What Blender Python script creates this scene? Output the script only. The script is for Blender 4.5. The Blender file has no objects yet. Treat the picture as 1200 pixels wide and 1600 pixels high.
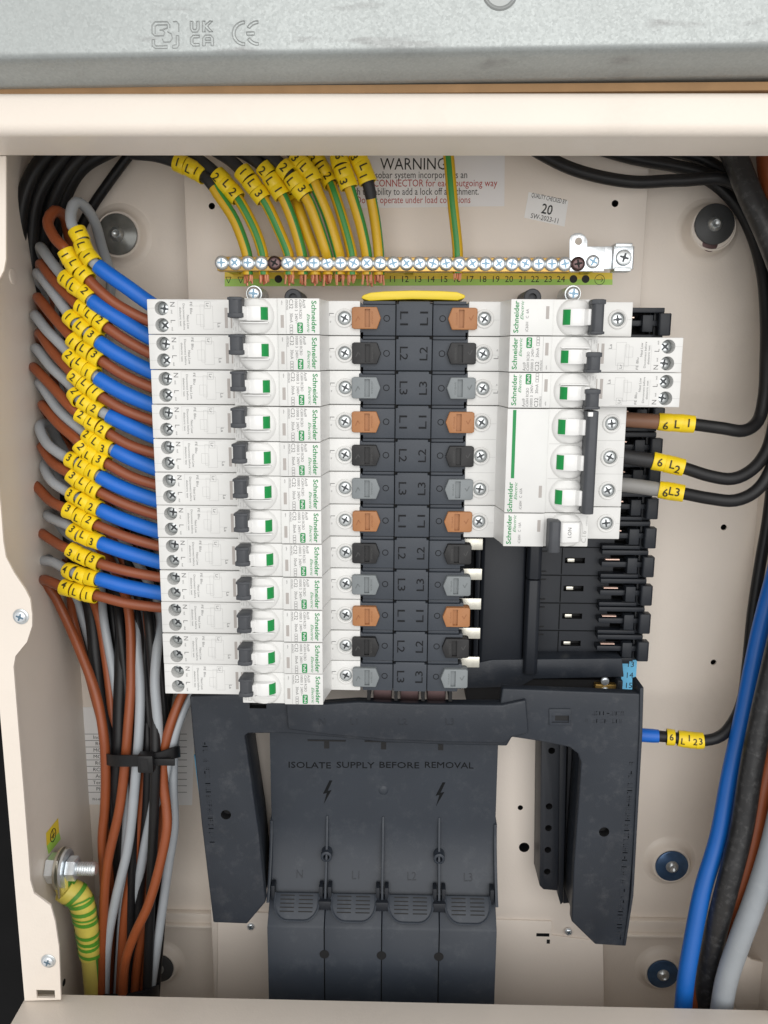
import bpy, bmesh, math, random
from mathutils import Vector, Matrix
random.seed(7)
S = 0.001                                   # everything below is written in millimetres
scene = bpy.context.scene
COL = scene.collection

# ------------------------------------------------------------------ camera
FPX = 1300.0
CPOS = Vector((-5.725, -447.026, -27.257))
RT = Vector((0.99972681, 0.02265366, 0.00575539))
FW = Vector((-0.02118109, 0.9821824, -0.1867327))
UP = Vector((-0.00988302, 0.18655978, 0.9823939))
cam = bpy.data.cameras.new('camera'); camo = bpy.data.objects.new('camera', cam); COL.objects.link(camo)
cam.sensor_fit = 'VERTICAL'; cam.sensor_height = 36.0; cam.lens = FPX / 1600.0 * 36.0
cam.clip_start = 0.005; cam.clip_end = 50
M = Matrix.Identity(4)
for i in range(3):
    M[i][0] = RT[i]; M[i][1] = UP[i]; M[i][2] = -FW[i]; M[i][3] = CPOS[i] * S
camo.matrix_world = M
scene.camera = camo

# ------------------------------------------------------------------ light
world = bpy.data.worlds.new('World'); scene.world = world; world.use_nodes = True
bg = world.node_tree.nodes['Background']
bg.inputs[0].default_value = (1.0, 0.99, 0.975, 1); bg.inputs[1].default_value = 0.50
def area(name, loc, target, size, power, color=(1, 1, 1)):
    l = bpy.data.lights.new(name, 'AREA'); l.shape = 'RECTANGLE'; l.size, l.size_y = size; l.energy = power; l.color = color
    o = bpy.data.objects.new(name, l); COL.objects.link(o); o.location = loc
    o.rotation_euler = (Vector(target) - Vector(loc)).to_track_quat('-Z', 'Y').to_euler()
    return o
area('ceiling_lamp', (0.15, -1.30, 1.14), (0, 0, -0.12), (1.9, 0.8), 4, (1.0, 0.985, 0.96))
area('front_fill', (0.25, -1.75, 0.22), (0, 0, -0.14), (2.2, 1.5), 19, (1.0, 0.985, 0.965))  # unseen broad light added in front to brighten the inside of the box
scene.view_settings.view_transform = 'Standard'; scene.view_settings.look = 'None'
scene.view_settings.exposure = 0.34; scene.view_settings.gamma = 1.0; scene.view_settings.use_curve_mapping = False

# ------------------------------------------------------------------ pixel of the survey photo -> point on a plane (mm)
def ray(x, y): return FW + RT * ((x - 600) / FPX) - UP * ((y - 800) / FPX)
def P(x, y, Y):
    d = ray(x, y); return CPOS + d * ((Y - CPOS.y) / d.y)
def PX(x, y, X):
    d = ray(x, y); return CPOS + d * ((X - CPOS.x) / d.x)
def PR(v):
    d = Vector(v) - CPOS; z = d.dot(FW)
    return (600 + FPX * d.dot(RT) / z, 800 - FPX * d.dot(UP) / z)

# ------------------------------------------------------------------ materials
MATS = {}
def mat(name, color, rough=0.5, metal=0.0, bump=0.0, bscale=900, var=0.0, vscale=60, spec=0.5, coat=0.0, dust=0.0, dustcol=(0.35, 0.34, 0.33), dscale=45):
    m = bpy.data.materials.new(name); m.use_nodes = True
    nt = m.node_tree; N = nt.nodes; L = nt.links; b = N['Principled BSDF']
    b.inputs['Roughness'].default_value = rough; b.inputs['Metallic'].default_value = metal
    b.inputs['Specular IOR Level'].default_value = spec; b.inputs['Coat Weight'].default_value = coat
    tc = N.new('ShaderNodeTexCoord'); col = None
    rgb = N.new('ShaderNodeRGB'); rgb.outputs[0].default_value = (*color, 1); col = rgb.outputs[0]
    if var > 0:
        n = N.new('ShaderNodeTexNoise'); n.inputs['Scale'].default_value = vscale; n.inputs['Detail'].default_value = 5
        L.new(tc.outputs['Object'], n.inputs['Vector'])
        r = N.new('ShaderNodeMapRange'); r.inputs[1].default_value = 0.25; r.inputs[2].default_value = 0.75
        r.inputs[3].default_value = 1 - var; r.inputs[4].default_value = 1 + var; L.new(n.outputs['Fac'], r.inputs[0])
        mx = N.new('ShaderNodeVectorMath'); mx.operation = 'SCALE'
        L.new(col, mx.inputs[0]); L.new(r.outputs[0], mx.inputs['Scale']); col = mx.outputs[0]
    if dust > 0:                            # rubbed and dusty patches with a shape of their own
        n = N.new('ShaderNodeTexNoise'); n.inputs['Scale'].default_value = dscale; n.inputs['Detail'].default_value = 8; n.inputs['Roughness'].default_value = 0.72
        L.new(tc.outputs['Object'], n.inputs['Vector'])
        n2 = N.new('ShaderNodeTexNoise'); n2.inputs['Scale'].default_value = dscale * 14; n2.inputs['Detail'].default_value = 4
        L.new(tc.outputs['Object'], n2.inputs['Vector'])
        r = N.new('ShaderNodeMapRange'); r.inputs[1].default_value = 0.52; r.inputs[2].default_value = 0.78; r.inputs[3].default_value = 0; r.inputs[4].default_value = dust
        L.new(n.outputs['Fac'], r.inputs[0])
        mu = N.new('ShaderNodeMath'); mu.operation = 'MULTIPLY'; L.new(r.outputs[0], mu.inputs[0]); L.new(n2.outputs['Fac'], mu.inputs[1])
        mx = N.new('ShaderNodeMix'); mx.data_type = 'RGBA'; L.new(mu.outputs[0], mx.inputs[0]); L.new(col, mx.inputs[6]); mx.inputs[7].default_value = (*dustcol, 1)
        col = mx.outputs[2]
    L.new(col, b.inputs['Base Color'])
    if bump > 0:
        n = N.new('ShaderNodeTexNoise'); n.inputs['Scale'].default_value = bscale; n.inputs['Detail'].default_value = 3
        L.new(tc.outputs['Object'], n.inputs['Vector'])
        bp = N.new('ShaderNodeBump'); bp.inputs['Strength'].default_value = bump; bp.inputs['Distance'].default_value = 0.0004
        L.new(n.outputs['Fac'], bp.inputs['Height']); L.new(bp.outputs[0], b.inputs['Normal'])
    MATS[name] = m
    return m
mat('cream_paint', (0.79, 0.715, 0.635), 0.42, var=0.035, vscale=14, bump=0.2, bscale=700, dust=0.25, dustcol=(0.42, 0.37, 0.31), dscale=20)
mat('pan_paint', (0.80, 0.725, 0.65), 0.45, var=0.03, vscale=12, bump=0.18, bscale=700)
mat('white_plastic', (0.71, 0.71, 0.695), 0.38, var=0.02, vscale=90, bump=0.05, bscale=1800)
mat('toggle_white', (0.79, 0.79, 0.78), 0.22)
mat('clip_grey', (0.058, 0.062, 0.070), 0.5, spec=0.4, bump=0.15, bscale=1500, var=0.1, vscale=200)
mat('busbar_grey', (0.044, 0.052, 0.065), 0.48, spec=0.4, bump=0.12, bscale=2500, var=0.06, vscale=60)
mat('busbar_text', (0.007, 0.008, 0.010), 0.65, spec=0.25)
mat('frame_plastic', (0.021, 0.026, 0.035), 0.45, spec=0.38, bump=0.18, bscale=1600, var=0.12, vscale=30, dust=0.42, dustcol=(0.17, 0.17, 0.175), dscale=85)
mat('shroud_plastic', (0.029, 0.036, 0.048), 0.44, spec=0.38, bump=0.12, bscale=1800, var=0.08, vscale=25, dust=0.32, dustcol=(0.18, 0.19, 0.20), dscale=75)
mat('carrier_black', (0.015, 0.018, 0.024), 0.45, spec=0.38, bump=0.12, bscale=1600, var=0.1, vscale=40)
mat('slot_black', (0.006, 0.006, 0.007), 0.7)
mat('emboss_black', (0.004, 0.005, 0.006), 0.7, spec=0.2)
mat('tab_orange', (0.36, 0.155, 0.058), 0.5, bump=0.15, bscale=1500, var=0.05)
mat('tab_black', (0.015, 0.015, 0.016), 0.48, spec=0.4, bump=0.15, bscale=1500, var=0.1)
mat('tab_grey', (0.195, 0.215, 0.225), 0.5, bump=0.15, bscale=1500, var=0.05)
mat('cap_yellow', (0.80, 0.60, 0.025), 0.35, var=0.03)
mat('marker_yellow', (0.86, 0.62, 0.012), 0.36, var=0.04, vscale=220)
mat('print_black', (0.012, 0.012, 0.012), 0.6)
mat('print_grey', (0.15, 0.15, 0.15), 0.6)
mat('print_light', (0.42, 0.42, 0.41), 0.6)
mat('print_red', (0.42, 0.035, 0.03), 0.6)
mat('print_green', (0.0, 0.235, 0.055), 0.5)
mat('toggle_green', (0.0, 0.25, 0.05), 0.35)
mat('slot_grey', (0.40, 0.37, 0.35), 0.5)
mat('cable_brown', (0.245, 0.060, 0.018), 0.42, var=0.07, vscale=90, bump=0.05, bscale=600)
mat('cable_grey', (0.33, 0.355, 0.38), 0.42, var=0.05, vscale=90)
mat('cable_black', (0.009, 0.009, 0.010), 0.45, spec=0.35, var=0.2, vscale=60, bump=0.08, bscale=500)
mat('cable_blue', (0.003, 0.105, 0.42), 0.42, var=0.05, vscale=60)
mat('sleeve_blue', (0.001, 0.125, 0.56), 0.45, var=0.05, vscale=80)
mat('sleeve_brown', (0.215, 0.105, 0.062), 0.5, var=0.05)
mat('sleeve_black', (0.022, 0.022, 0.024), 0.55, bump=0.1, bscale=900)
mat('sleeve_grey', (0.24, 0.235, 0.225), 0.5, var=0.05)
mat('tape_black', (0.016, 0.016, 0.017), 0.38, bump=0.7, bscale=220, var=0.25, vscale=90, dust=0.7, dustcol=(0.2, 0.2, 0.2), dscale=260)
mat('tail_grey', (0.29, 0.315, 0.34), 0.4, var=0.06, vscale=60, dust=0.25, dustcol=(0.6, 0.6, 0.6), dscale=160)
mat('zinc', (0.80, 0.85, 0.89), 0.30, 0.75, bump=0.1, bscale=1500, var=0.12, vscale=300)
mat('zinc_dull', (0.62, 0.65, 0.66), 0.34, 0.8, bump=0.1, bscale=1500, var=0.2, vscale=300)
mat('recess_metal', (0.16, 0.25, 0.33), 0.35, 0.8)
mat('recess_dark', (0.045, 0.05, 0.055), 0.4, 0.5)
mat('screw_dark', (0.13, 0.085, 0.085), 0.35, 0.9)
mat('brass', (0.66, 0.42, 0.13), 0.36, 0.9, var=0.15, vscale=120)
mat('copper', (0.80, 0.36, 0.22), 0.3, 0.85, var=0.1)
mat('contact_copper', (0.86, 0.60, 0.50), 0.35, 0.7)
mat('tin', (0.70, 0.68, 0.60), 0.38, 1.0, var=0.12, vscale=400)
mat('washer_rubber', (0.055, 0.057, 0.058), 0.5, var=0.15, vscale=120)
mat('washer_clear', (0.17, 0.175, 0.165), 0.25, 0.3, var=0.3, vscale=140)
mat('washer_blue', (0.06, 0.12, 0.23), 0.3, 0.45, var=0.25, vscale=160)
mat('cardboard', (0.30, 0.175, 0.082), 0.85, var=0.1, vscale=90, bump=0.2, bscale=600)
mat('label_white', (0.84, 0.835, 0.83), 0.45)
mat('label_sheer', (0.80, 0.79, 0.80), 0.35)
mat('label_yellow', (0.88, 0.66, 0.04), 0.45)
mat('label_green', (0.42, 0.72, 0.11), 0.45)
mat('label_blue', (0.14, 0.50, 0.78), 0.45)
mat('tape_yellow', (0.66, 0.56, 0.10), 0.35, var=0.08, vscale=120, bump=0.3, bscale=350)
mat('tape_green', (0.09, 0.30, 0.03), 0.35, var=0.1, vscale=120)
mat('dark_wall', (0.004, 0.004, 0.0045), 0.6, spec=0.15, var=0.3, vscale=30, bump=0.2, bscale=200)
def tint(name, lo, hi):
    m = MATS[name]; nt = m.node_tree; N = nt.nodes; L = nt.links; b = N['Principled BSDF']; src = b.inputs['Base Color'].links[0].from_socket
    oi = N.new('ShaderNodeObjectInfo'); r = N.new('ShaderNodeMapRange'); r.inputs[3].default_value = lo; r.inputs[4].default_value = hi; L.new(oi.outputs['Random'], r.inputs[0])
    mx = N.new('ShaderNodeVectorMath'); mx.operation = 'SCALE'; L.new(src, mx.inputs[0]); L.new(r.outputs[0], mx.inputs['Scale']); L.new(mx.outputs[0], b.inputs['Base Color'])
for n_ in ('white_plastic', 'busbar_grey', 'tab_orange', 'tab_grey', 'marker_yellow', 'cable_brown', 'cable_grey', 'clip_grey'): tint(n_, .955, 1.045)
def galvanised():
    m = mat('galvanised', (0.385, 0.41, 0.405), 0.48, 0.55, bump=0.10, bscale=700, var=0.05, vscale=25)
    nt = m.node_tree; N = nt.nodes; L = nt.links; b = N['Principled BSDF']
    tc = N.new('ShaderNodeTexCoord'); v = N.new('ShaderNodeTexVoronoi'); v.inputs['Scale'].default_value = 1100
    L.new(tc.outputs['Object'], v.inputs['Vector'])
    r = N.new('ShaderNodeMapRange'); r.inputs[3].default_value = 0.40; r.inputs[4].default_value = 0.56
    sp = N.new('ShaderNodeSeparateColor'); L.new(v.outputs['Color'], sp.inputs[0]); L.new(sp.outputs[0], r.inputs[0]); L.new(r.outputs[0], b.inputs['Roughness'])
    src = b.inputs['Base Color'].links[0].from_socket
    r2 = N.new('ShaderNodeMapRange'); r2.inputs[3].default_value = 0.95; r2.inputs[4].default_value = 1.05; L.new(sp.outputs[1], r2.inputs[0])
    mx = N.new('ShaderNodeVectorMath'); mx.operation = 'SCALE'; L.new(src, mx.inputs[0]); L.new(r2.outputs[0], mx.inputs['Scale'])
    # dark scuffs, stretched along the rolling direction
    mp = N.new('ShaderNodeMapping'); mp.inputs['Scale'].default_value = (30, 30, 160); L.new(tc.outputs['Object'], mp.inputs[0])
    n = N.new('ShaderNodeTexNoise'); n.inputs['Scale'].default_value = 1.0; n.inputs['Detail'].default_value = 7; L.new(mp.outputs[0], n.inputs['Vector'])
    r3 = N.new('ShaderNodeMapRange'); r3.inputs[1].default_value = 0.62; r3.inputs[2].default_value = 0.78; r3.inputs[4].default_value = 0.6; L.new(n.outputs['Fac'], r3.inputs[0])
    mm = N.new('ShaderNodeMix'); mm.data_type = 'RGBA'; L.new(r3.outputs[0], mm.inputs[0]); L.new(mx.outputs[0], mm.inputs[6]); mm.inputs[7].default_value = (0.16, 0.15, 0.15, 1)
    L.new(mm.outputs[2], b.inputs['Base Color'])
galvanised()
def striped(name, yellow, green, w0=0.06, w1=0.36):
    m = mat(name, yellow, 0.42); nt = m.node_tree; N = nt.nodes; L = nt.links; b = N['Principled BSDF']
    uv = N.new('ShaderNodeUVMap'); uv.uv_map = 'UVMap'; sp = N.new('ShaderNodeSeparateXYZ'); L.new(uv.outputs[0], sp.inputs[0])
    a = N.new('ShaderNodeMath'); a.operation = 'GREATER_THAN'; a.inputs[1].default_value = w0; L.new(sp.outputs[0], a.inputs[0])
    c = N.new('ShaderNodeMath'); c.operation = 'LESS_THAN'; c.inputs[1].default_value = w1; L.new(sp.outputs[0], c.inputs[0])
    k = N.new('ShaderNodeMath'); k.operation = 'MULTIPLY'; L.new(a.outputs[0], k.inputs[0]); L.new(c.outputs[0], k.inputs[1])
    mx = N.new('ShaderNodeMix'); mx.data_type = 'RGBA'; L.new(k.outputs[0], mx.inputs[0])
    mx.inputs[6].default_value = (*yellow, 1); mx.inputs[7].default_value = (*green, 1); L.new(mx.outputs[2], b.inputs['Base Color'])
striped('earth_stripe', (0.66, 0.40, 0.012), (0.040, 0.26, 0.055), 0.08, 0.25)
striped('earth_stripe_pale', (0.58, 0.49, 0.11), (0.06, 0.25, 0.04), 0.62, 0.80)

# ------------------------------------------------------------------ mesh building
class MB:
    """collects points (mm) and faces, becomes ONE mesh object"""
    def __init__(s): s.v = []; s.f = []; s.mi = []; s.uv = {}
    def add(s, vs, fs, mi=0):
        o = len(s.v); s.v += [Vector(p) for p in vs]
        for f in fs: s.f.append([i + o for i in f]); s.mi.append(mi)
        return o
    def box(s, x0, x1, y0, y1, z0, z1, mi=0):
        v = [(x, y, z) for x in (x0, x1) for y in (y0, y1) for z in (z0, z1)]
        s.add(v, [(0, 1, 3, 2), (4, 6, 7, 5), (0, 4, 5, 1), (2, 3, 7, 6), (0, 2, 6, 4), (1, 5, 7, 3)], mi); return s
    def prism(s, pts, y0, y1, mi=0, taper=None):
        """outline in (x, z), extruded from y0 (front) to y1"""
        n = len(pts); a = sum(pts[i][0] * pts[(i + 1) % n][1] - pts[(i + 1) % n][0] * pts[i][1] for i in range(n))
        if a < 0: pts = pts[::-1]
        back = pts if taper is None else taper
        v = [(p[0], y0, p[1]) for p in pts] + [(p[0], y1, p[1]) for p in back]
        f = [list(range(n)), list(range(2 * n - 1, n - 1, -1))] + [[i, i + n, (i + 1) % n + n, (i + 1) % n] for i in range(n)]
        s.add(v, f, mi); return s
    def prism_x(s, pts, x0, x1, mi=0):
        """outline in (y, z), extruded along x"""
        n = len(pts); v = [(x0, p[0], p[1]) for p in pts] + [(x1, p[0], p[1]) for p in pts]
        s.add(v, [list(range(n))[::-1], list(range(n, 2 * n))] + [[i, (i + 1) % n, (i + 1) % n + n, i + n] for i in range(n)], mi); return s
    def prism_z(s, pts, z0, z1, mi=0):
        """outline in (x, y), extruded along z"""
        n = len(pts); v = [(p[0], p[1], z0) for p in pts] + [(p[0], p[1], z1) for p in pts]
        s.add(v, [list(range(n))[::-1], list(range(n, 2 * n))] + [[i, (i + 1) % n, (i + 1) % n + n, i + n] for i in range(n)], mi); return s
    def lathe(s, c, axis, prof, n=20, mi=0, close=True, phase=0.0):
        """prof: list of (radius, height along axis)"""
        c = Vector(c); ax = Vector(axis).normalized()
        u = ax.orthogonal().normalized(); w = ax.cross(u); v = []; f = []
        for r, h in prof:
            for i in range(n):
                t = 2 * math.pi * i / n + phase; v.append(c + ax * h + (u * math.cos(t) + w * math.sin(t)) * r)
        for k in range(len(prof) - 1):
            for i in range(n):
                j = (i + 1) % n; f.append((k * n + i, k * n + j, (k + 1) * n + j, (k + 1) * n + i))
        if close: f.append(list(range(n))[::-1]); f.append([(len(prof) - 1) * n + i for i in range(n)])
        s.add(v, f, mi); return s
    def tube(s, path, r, n=14, mi=0, uv=False, cap=True, phase=0.0):
        path = [Vector(p) for p in path]; m = len(path); vs = []; fs = []
        rr = r if isinstance(r, (list, tuple)) else [r] * m
        t0 = (path[1] - path[0]).normalized(); u = Vector((0, -1, 0)); u = (u - t0 * u.dot(t0))
        u = u.normalized() if u.length > 1e-4 else t0.orthogonal().normalized()
        for i, p in enumerate(path):
            t = (path[min(i + 1, m - 1)] - path[max(i - 1, 0)]).normalized()
            u = (u - t * u.dot(t)).normalized(); w = t.cross(u)
            for k in range(n):
                a = 2 * math.pi * k / n + phase; vs.append(p + (u * math.cos(a) + w * math.sin(a)) * rr[i])
        for i in range(m - 1):
            for k in range(n):
                j = (k + 1) % n; fs.append((i * n + k, i * n + j, (i + 1) * n + j, (i + 1) * n + k))
        base = len(s.f)
        if cap: fs.append(list(range(n))[::-1]); fs.append([(m - 1) * n + k for k in range(n)])
        s.add(vs, fs, mi)
        if uv:
            q = base
            for i in range(m - 1):
                for k in range(n):
                    s.uv[q] = [(k / n, i), ((k + 1) / n, i), ((k + 1) / n, i + 1), (k / n, i + 1)]; q += 1
        return s
    def ribbon(s, pts, w, y, mi=0, closed=False):
        """flat printed line of width w in the plane Y = y through (x, z) points"""
        k = len(pts); rng = range(k if closed else k - 1)
        for i in rng:
            a = Vector(pts[i]); b = Vector(pts[(i + 1) % k]); d = (b - a)
            if d.length < 1e-6: continue
            d.normalize(); q = Vector((-d.y, d.x)) * (w / 2)
            s.add([(a.x - q.x, y, a.y - q.y), (b.x - q.x, y, b.y - q.y), (b.x + q.x, y, b.y + q.y), (a.x + q.x, y, a.y + q.y)], [(0, 1, 2, 3)], mi)
        return s
    def text(s, body, h, cx, cz, y, rot=0.0, mi=0, fit=None, bold=0.0, align='c', depth=0.0, track=1.0, shear=0.0):
        for vs, fs in [text_shape(body, h, bold, depth, fit, align, track, shear)]:
            c, q = math.cos(rot), math.sin(rot)
            s.add([(cx + a * c - b * q, y - d, cz + a * q + b * c) for a, b, d in vs], fs, mi)
        return s
    def mesh(s, name, mats, bevel=0.0, seg=2, ang=35, smooth=40, weld=True):
        me = bpy.data.meshes.new(name)
        if bevel > 0:
            bm = bmesh.new(); vv = [bm.verts.new(p) for p in s.v]
            for f, mi in zip(s.f, s.mi):
                try: q = bm.faces.new([vv[i] for i in f]); q.material_index = mi
                except ValueError: pass
            if weld: bmesh.ops.remove_doubles(bm, verts=bm.verts, dist=1e-4)
            bmesh.ops.recalc_face_normals(bm, faces=bm.faces)
            es = [e for e in bm.edges if len(e.link_faces) == 2 and e.calc_face_angle(0) > math.radians(ang)]
            bmesh.ops.bevel(bm, geom=es, offset=bevel, offset_type='OFFSET', segments=seg, profile=0.5, affect='EDGES', clamp_overlap=True)
            bmesh.ops.scale(bm, vec=(S, S, S), verts=bm.verts); bm.to_mesh(me); bm.free()
        else:
            me.from_pydata([tuple(p * S) for p in s.v], [], s.f)
            me.polygons.foreach_set('material_index', s.mi)
            if s.uv:
                ul = me.uv_layers.new(name='UVMap')
                for fi, uvs in s.uv.items():
                    po = me.polygons[fi]
                    for k, li in enumerate(po.loop_indices): ul.data[li].uv = uvs[k % len(uvs)]
        for m_ in (mats if isinstance(mats, (list, tuple)) else [mats]): me.materials.append(MATS[m_])
        if smooth: me.shade_smooth(); me.set_sharp_from_angle(angle=math.radians(smooth))
        me.update(); return me
    def obj(s, name, mats, parent=None, loc=None, **k):
        return link(name, s.mesh(name, mats, **k), parent, loc)
def link(name, me, parent=None, loc=None):
    o = bpy.data.objects.new(name, me); COL.objects.link(o); o.parent = parent
    if loc is not None: o.location = Vector(loc) * S
    return o
def tag(o, label=None, cat=None, group=None, kind=None):
    for k, v in (('label', label), ('category', cat), ('group', group), ('kind', kind)):
        if v: o[k] = v
    return o
def thing(name, label, cat, loc=(0, 0, 0), group=None):
    o = bpy.data.objects.new(name, None); COL.objects.link(o); o.location = Vector(loc) * S; o.empty_display_size = 0.01
    return tag(o, label, cat, group)
def copy_tree(o, parent=None):
    c = o.copy(); COL.objects.link(c); c.parent = parent
    for ch in list(o.children): copy_tree(ch, c)
    return c
def cut(body, cutter):
    """body mesh minus cutter mesh; both plain mesh data, the cutter's inner faces keep the cutter's last material"""
    a = bpy.data.objects.new('a', body); b = bpy.data.objects.new('b', cutter); COL.objects.link(a); COL.objects.link(b)
    md = a.modifiers.new('cut', 'BOOLEAN'); md.operation = 'DIFFERENCE'; md.object = b; md.solver = 'EXACT'
    try: md.material_mode = 'TRANSFER'
    except Exception: pass
    dg = bpy.context.evaluated_depsgraph_get(); me = bpy.data.meshes.new_from_object(a.evaluated_get(dg), depsgraph=dg)
    nm = body.name; bpy.data.objects.remove(a); bpy.data.objects.remove(b); bpy.data.meshes.remove(cutter); bpy.data.meshes.remove(body); me.name = nm
    me.shade_smooth(); me.set_sharp_from_angle(angle=math.radians(35))
    return me
TC = {}
def raw_text(body, bold, depth, track, shear):
    key = (body, round(bold, 4), round(depth, 4), track, shear)
    if key in TC: return TC[key]
    cu = bpy.data.curves.new('t', 'FONT'); cu.body = body; cu.size = 1.0; cu.resolution_u = 2; cu.offset = bold; cu.extrude = depth; cu.space_character = track; cu.shear = shear
    o = bpy.data.objects.new('t', cu); COL.objects.link(o)
    dg = bpy.context.evaluated_depsgraph_get(); me = bpy.data.meshes.new_from_object(o.evaluated_get(dg))
    v = [tuple(p.co) for p in me.vertices]; f = [tuple(p.vertices) for p in me.polygons]
    bpy.data.objects.remove(o); bpy.data.meshes.remove(me); bpy.data.curves.remove(cu)
    TC[key] = (v, f); return TC[key]
_H = raw_text('H', 0, 0, 1.0, 0)[0]; CAPH = max(p[1] for p in _H) - min(p[1] for p in _H)
def text_shape(body, h, bold, depth, fit, align, track, shear):
    """points (a, b, d) with the text centred, capital height h, optional total width fit"""
    k = h / CAPH; v, f = raw_text(body, bold, depth / k if depth else 0.0, track, shear)
    x0 = min(p[0] for p in v); x1 = max(p[0] for p in v); w = (x1 - x0) * k; sx = (fit / w) if fit else 1.0
    off = {'c': (x0 + x1) / 2, 'l': x0, 'r': x1}[align]
    return [((p[0] - off) * k * sx, (p[1] - CAPH / 2) * k, p[2] * k) for p in v], f
def spline(pts, step=3.0):
    """centripetal Catmull-Rom through points"""
    p = [Vector(q) for q in pts]; p = [p[0] * 2 - p[1]] + p + [p[-1] * 2 - p[-2]]; out = []
    for i in range(1, len(p) - 2):
        a, b, c, d = p[i - 1], p[i], p[i + 1], p[i + 2]
        t0 = 0; t1 = t0 + max((b - a).length, 1e-3) ** .5; t2 = t1 + max((c - b).length, 1e-3) ** .5; t3 = t2 + max((d - c).length, 1e-3) ** .5
        n = max(2, int((c - b).length / step))
        for k in range(n):
            t = t1 + (t2 - t1) * k / n
            A1 = a * ((t1 - t) / (t1 - t0)) + b * ((t - t0) / (t1 - t0)); A2 = b * ((t2 - t) / (t2 - t1)) + c * ((t - t1) / (t2 - t1)); A3 = c * ((t3 - t) / (t3 - t2)) + d * ((t - t2) / (t3 - t2))
            B1 = A1 * ((t2 - t) / (t2 - t0)) + A2 * ((t - t0) / (t2 - t0)); B2 = A2 * ((t3 - t) / (t3 - t1)) + A3 * ((t - t1) / (t3 - t1))
            out.append(B1 * ((t2 - t) / (t2 - t1)) + B2 * ((t - t1) / (t2 - t1)))
    out.append(p[-2]); return out
def PP(pts): return [P(*q) for q in pts]
def px2(pts, Y): return [(q.x, q.z) for q in (P(a, b, Y) for a, b in pts)]
def arc(cx, cy, r, a0, a1, n=8): return [(cx + r * math.cos(math.radians(a0 + (a1 - a0) * i / n)), cy + r * math.sin(math.radians(a0 + (a1 - a0) * i / n))) for i in range(n + 1)]
ORD = ['topmost', 'second from top', 'third from top', 'fourth from top', 'fifth from top', 'sixth from top', 'seventh from top', 'eighth from top',
       'ninth from top', 'tenth from top', 'second from bottom', 'bottom']
def screw_mb(c, r, axis=(0, -1, 0), h=1.6, rot=0.0, slot=True):
    """pan head with a cross recess, the head standing h above c along the axis"""
    m = MB(); ax = Vector(axis).normalized(); c = Vector(c)
    m.lathe(c, ax, [(r, 0), (r, h * .5), (r * .86, h * .85), (r * .6, h)], 20)
    return m
def cross_mb(c, r, axis=(0, -1, 0), h=1.6, rot=0.0):
    m = MB(); ax = Vector(axis).normalized(); u = ax.orthogonal().normalized(); w = ax.cross(u); c = Vector(c) + ax * (h + 0.05)
    for k in range(2):
        a = rot + k * math.pi / 2; d = u * math.cos(a) + w * math.sin(a); e = ax.cross(d)
        m.add([c + d * r * .62 + e * r * .13, c + d * r * .62 - e * r * .13, c - d * r * .62 - e * r * .13, c - d * r * .62 + e * r * .13], [(0, 1, 2, 3)])
        c = c + ax * 0.02
    m.lathe(c - ax * .02, ax, [(r * .28, 0), (r * .28, .05)], 10)
    return m
def screw(parent, c, r, axis=(0, -1, 0), h=1.6, rot=0.0, m='zinc', name='screw', washer=None):
    o = screw_mb(c, r, axis, h).obj(name, m, parent)
    cross_mb(c, r, axis, h, rot).obj('cross_recess', 'slot_black' if m != 'zinc' else 'recess_metal', o, smooth=0)
    if washer:
        MB().lathe(c, axis, [(washer, -.2), (washer, .5), (washer - .3, .7)], 24).obj('washer', 'zinc_dull', o)
    return o

# ================================================================== the setting
YB, YP, YF = 88.0, 70.0, -22.0              # back of the box, mounting pan, front edge of the box
tag(MB().box(-1500, 1500, 96, 100, -1500, 1200).obj('wall', 'dark_wall'), kind='structure')

# ------------------------------------------------------------------ enclosure
enc = thing('metal_enclosure', 'cream painted open steel box holding the breakers and cables', 'enclosure', (0, 96, -405))
enc_off = Vector((0, 96, -405))
def part(mb, name, m, parent, **k):
    """a part whose points are written in world mm, hung under a thing"""
    o = mb.obj(name, m, parent, **k)
    root = parent
    while root.parent: root = root.parent
    if parent.parent is None: o.location = -Vector(root.location)
    return o
def wpart(me, name, parent):
    o = link(name, me, parent)
    if parent.parent is None: o.location = -Vector(parent.location)
    return o
b = MB().box(-226, 226, YB, YB + 1.5, -530, 98)
cm = MB()
for x, y in [(1131, 824), (1115, 1035)]:
    p = P(x, y, YB); cm.lathe((p.x, YB - 3, p.z), (0, 1, 0), [(2.0, 0), (2.0, 12)], 16)
wpart(cut(b.mesh('back_panel', 'cream_paint'), cm.mesh('c', 'cream_paint')), 'back_panel', enc)
part(MB().box(-226, -224.5, YF + 1.5, YB, -530, 98), 'side_wall', 'cream_paint', enc)
part(MB().box(224.5, 226, YF + 1.5, YB, -530, 98), 'side_wall', 'cream_paint', enc)
part(MB().box(-226, 226, YF, YB, 98.01, 99.5), 'top_wall', 'cream_paint', enc)
part(MB().box(-330, 330, -23.9, -22.1, 66.5, 99.5), 'top_upstand', 'cream_paint', enc)
part(MB().box(-224, 224, YF, YB - .5, -531.5, -530.01), 'bottom_wall', 'cream_paint', enc)
# hood along the top: underside, rolled edge, front face
prof = [(-24, 66)] + [(-58.5 + 5 * math.cos(math.radians(a)), 71 + 5 * math.sin(math.radians(a))) for a in range(270, 179, -15)] + [(-63.5, 78)] + [(-60.5 + 3 * math.cos(math.radians(a)), 80 + 3 * math.sin(math.radians(a))) for a in range(180, 89, -18)] + [(-24, 83)]
part(MB().prism_x(prof, -330, 330), 'top_flange', 'cream_paint', enc)
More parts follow.
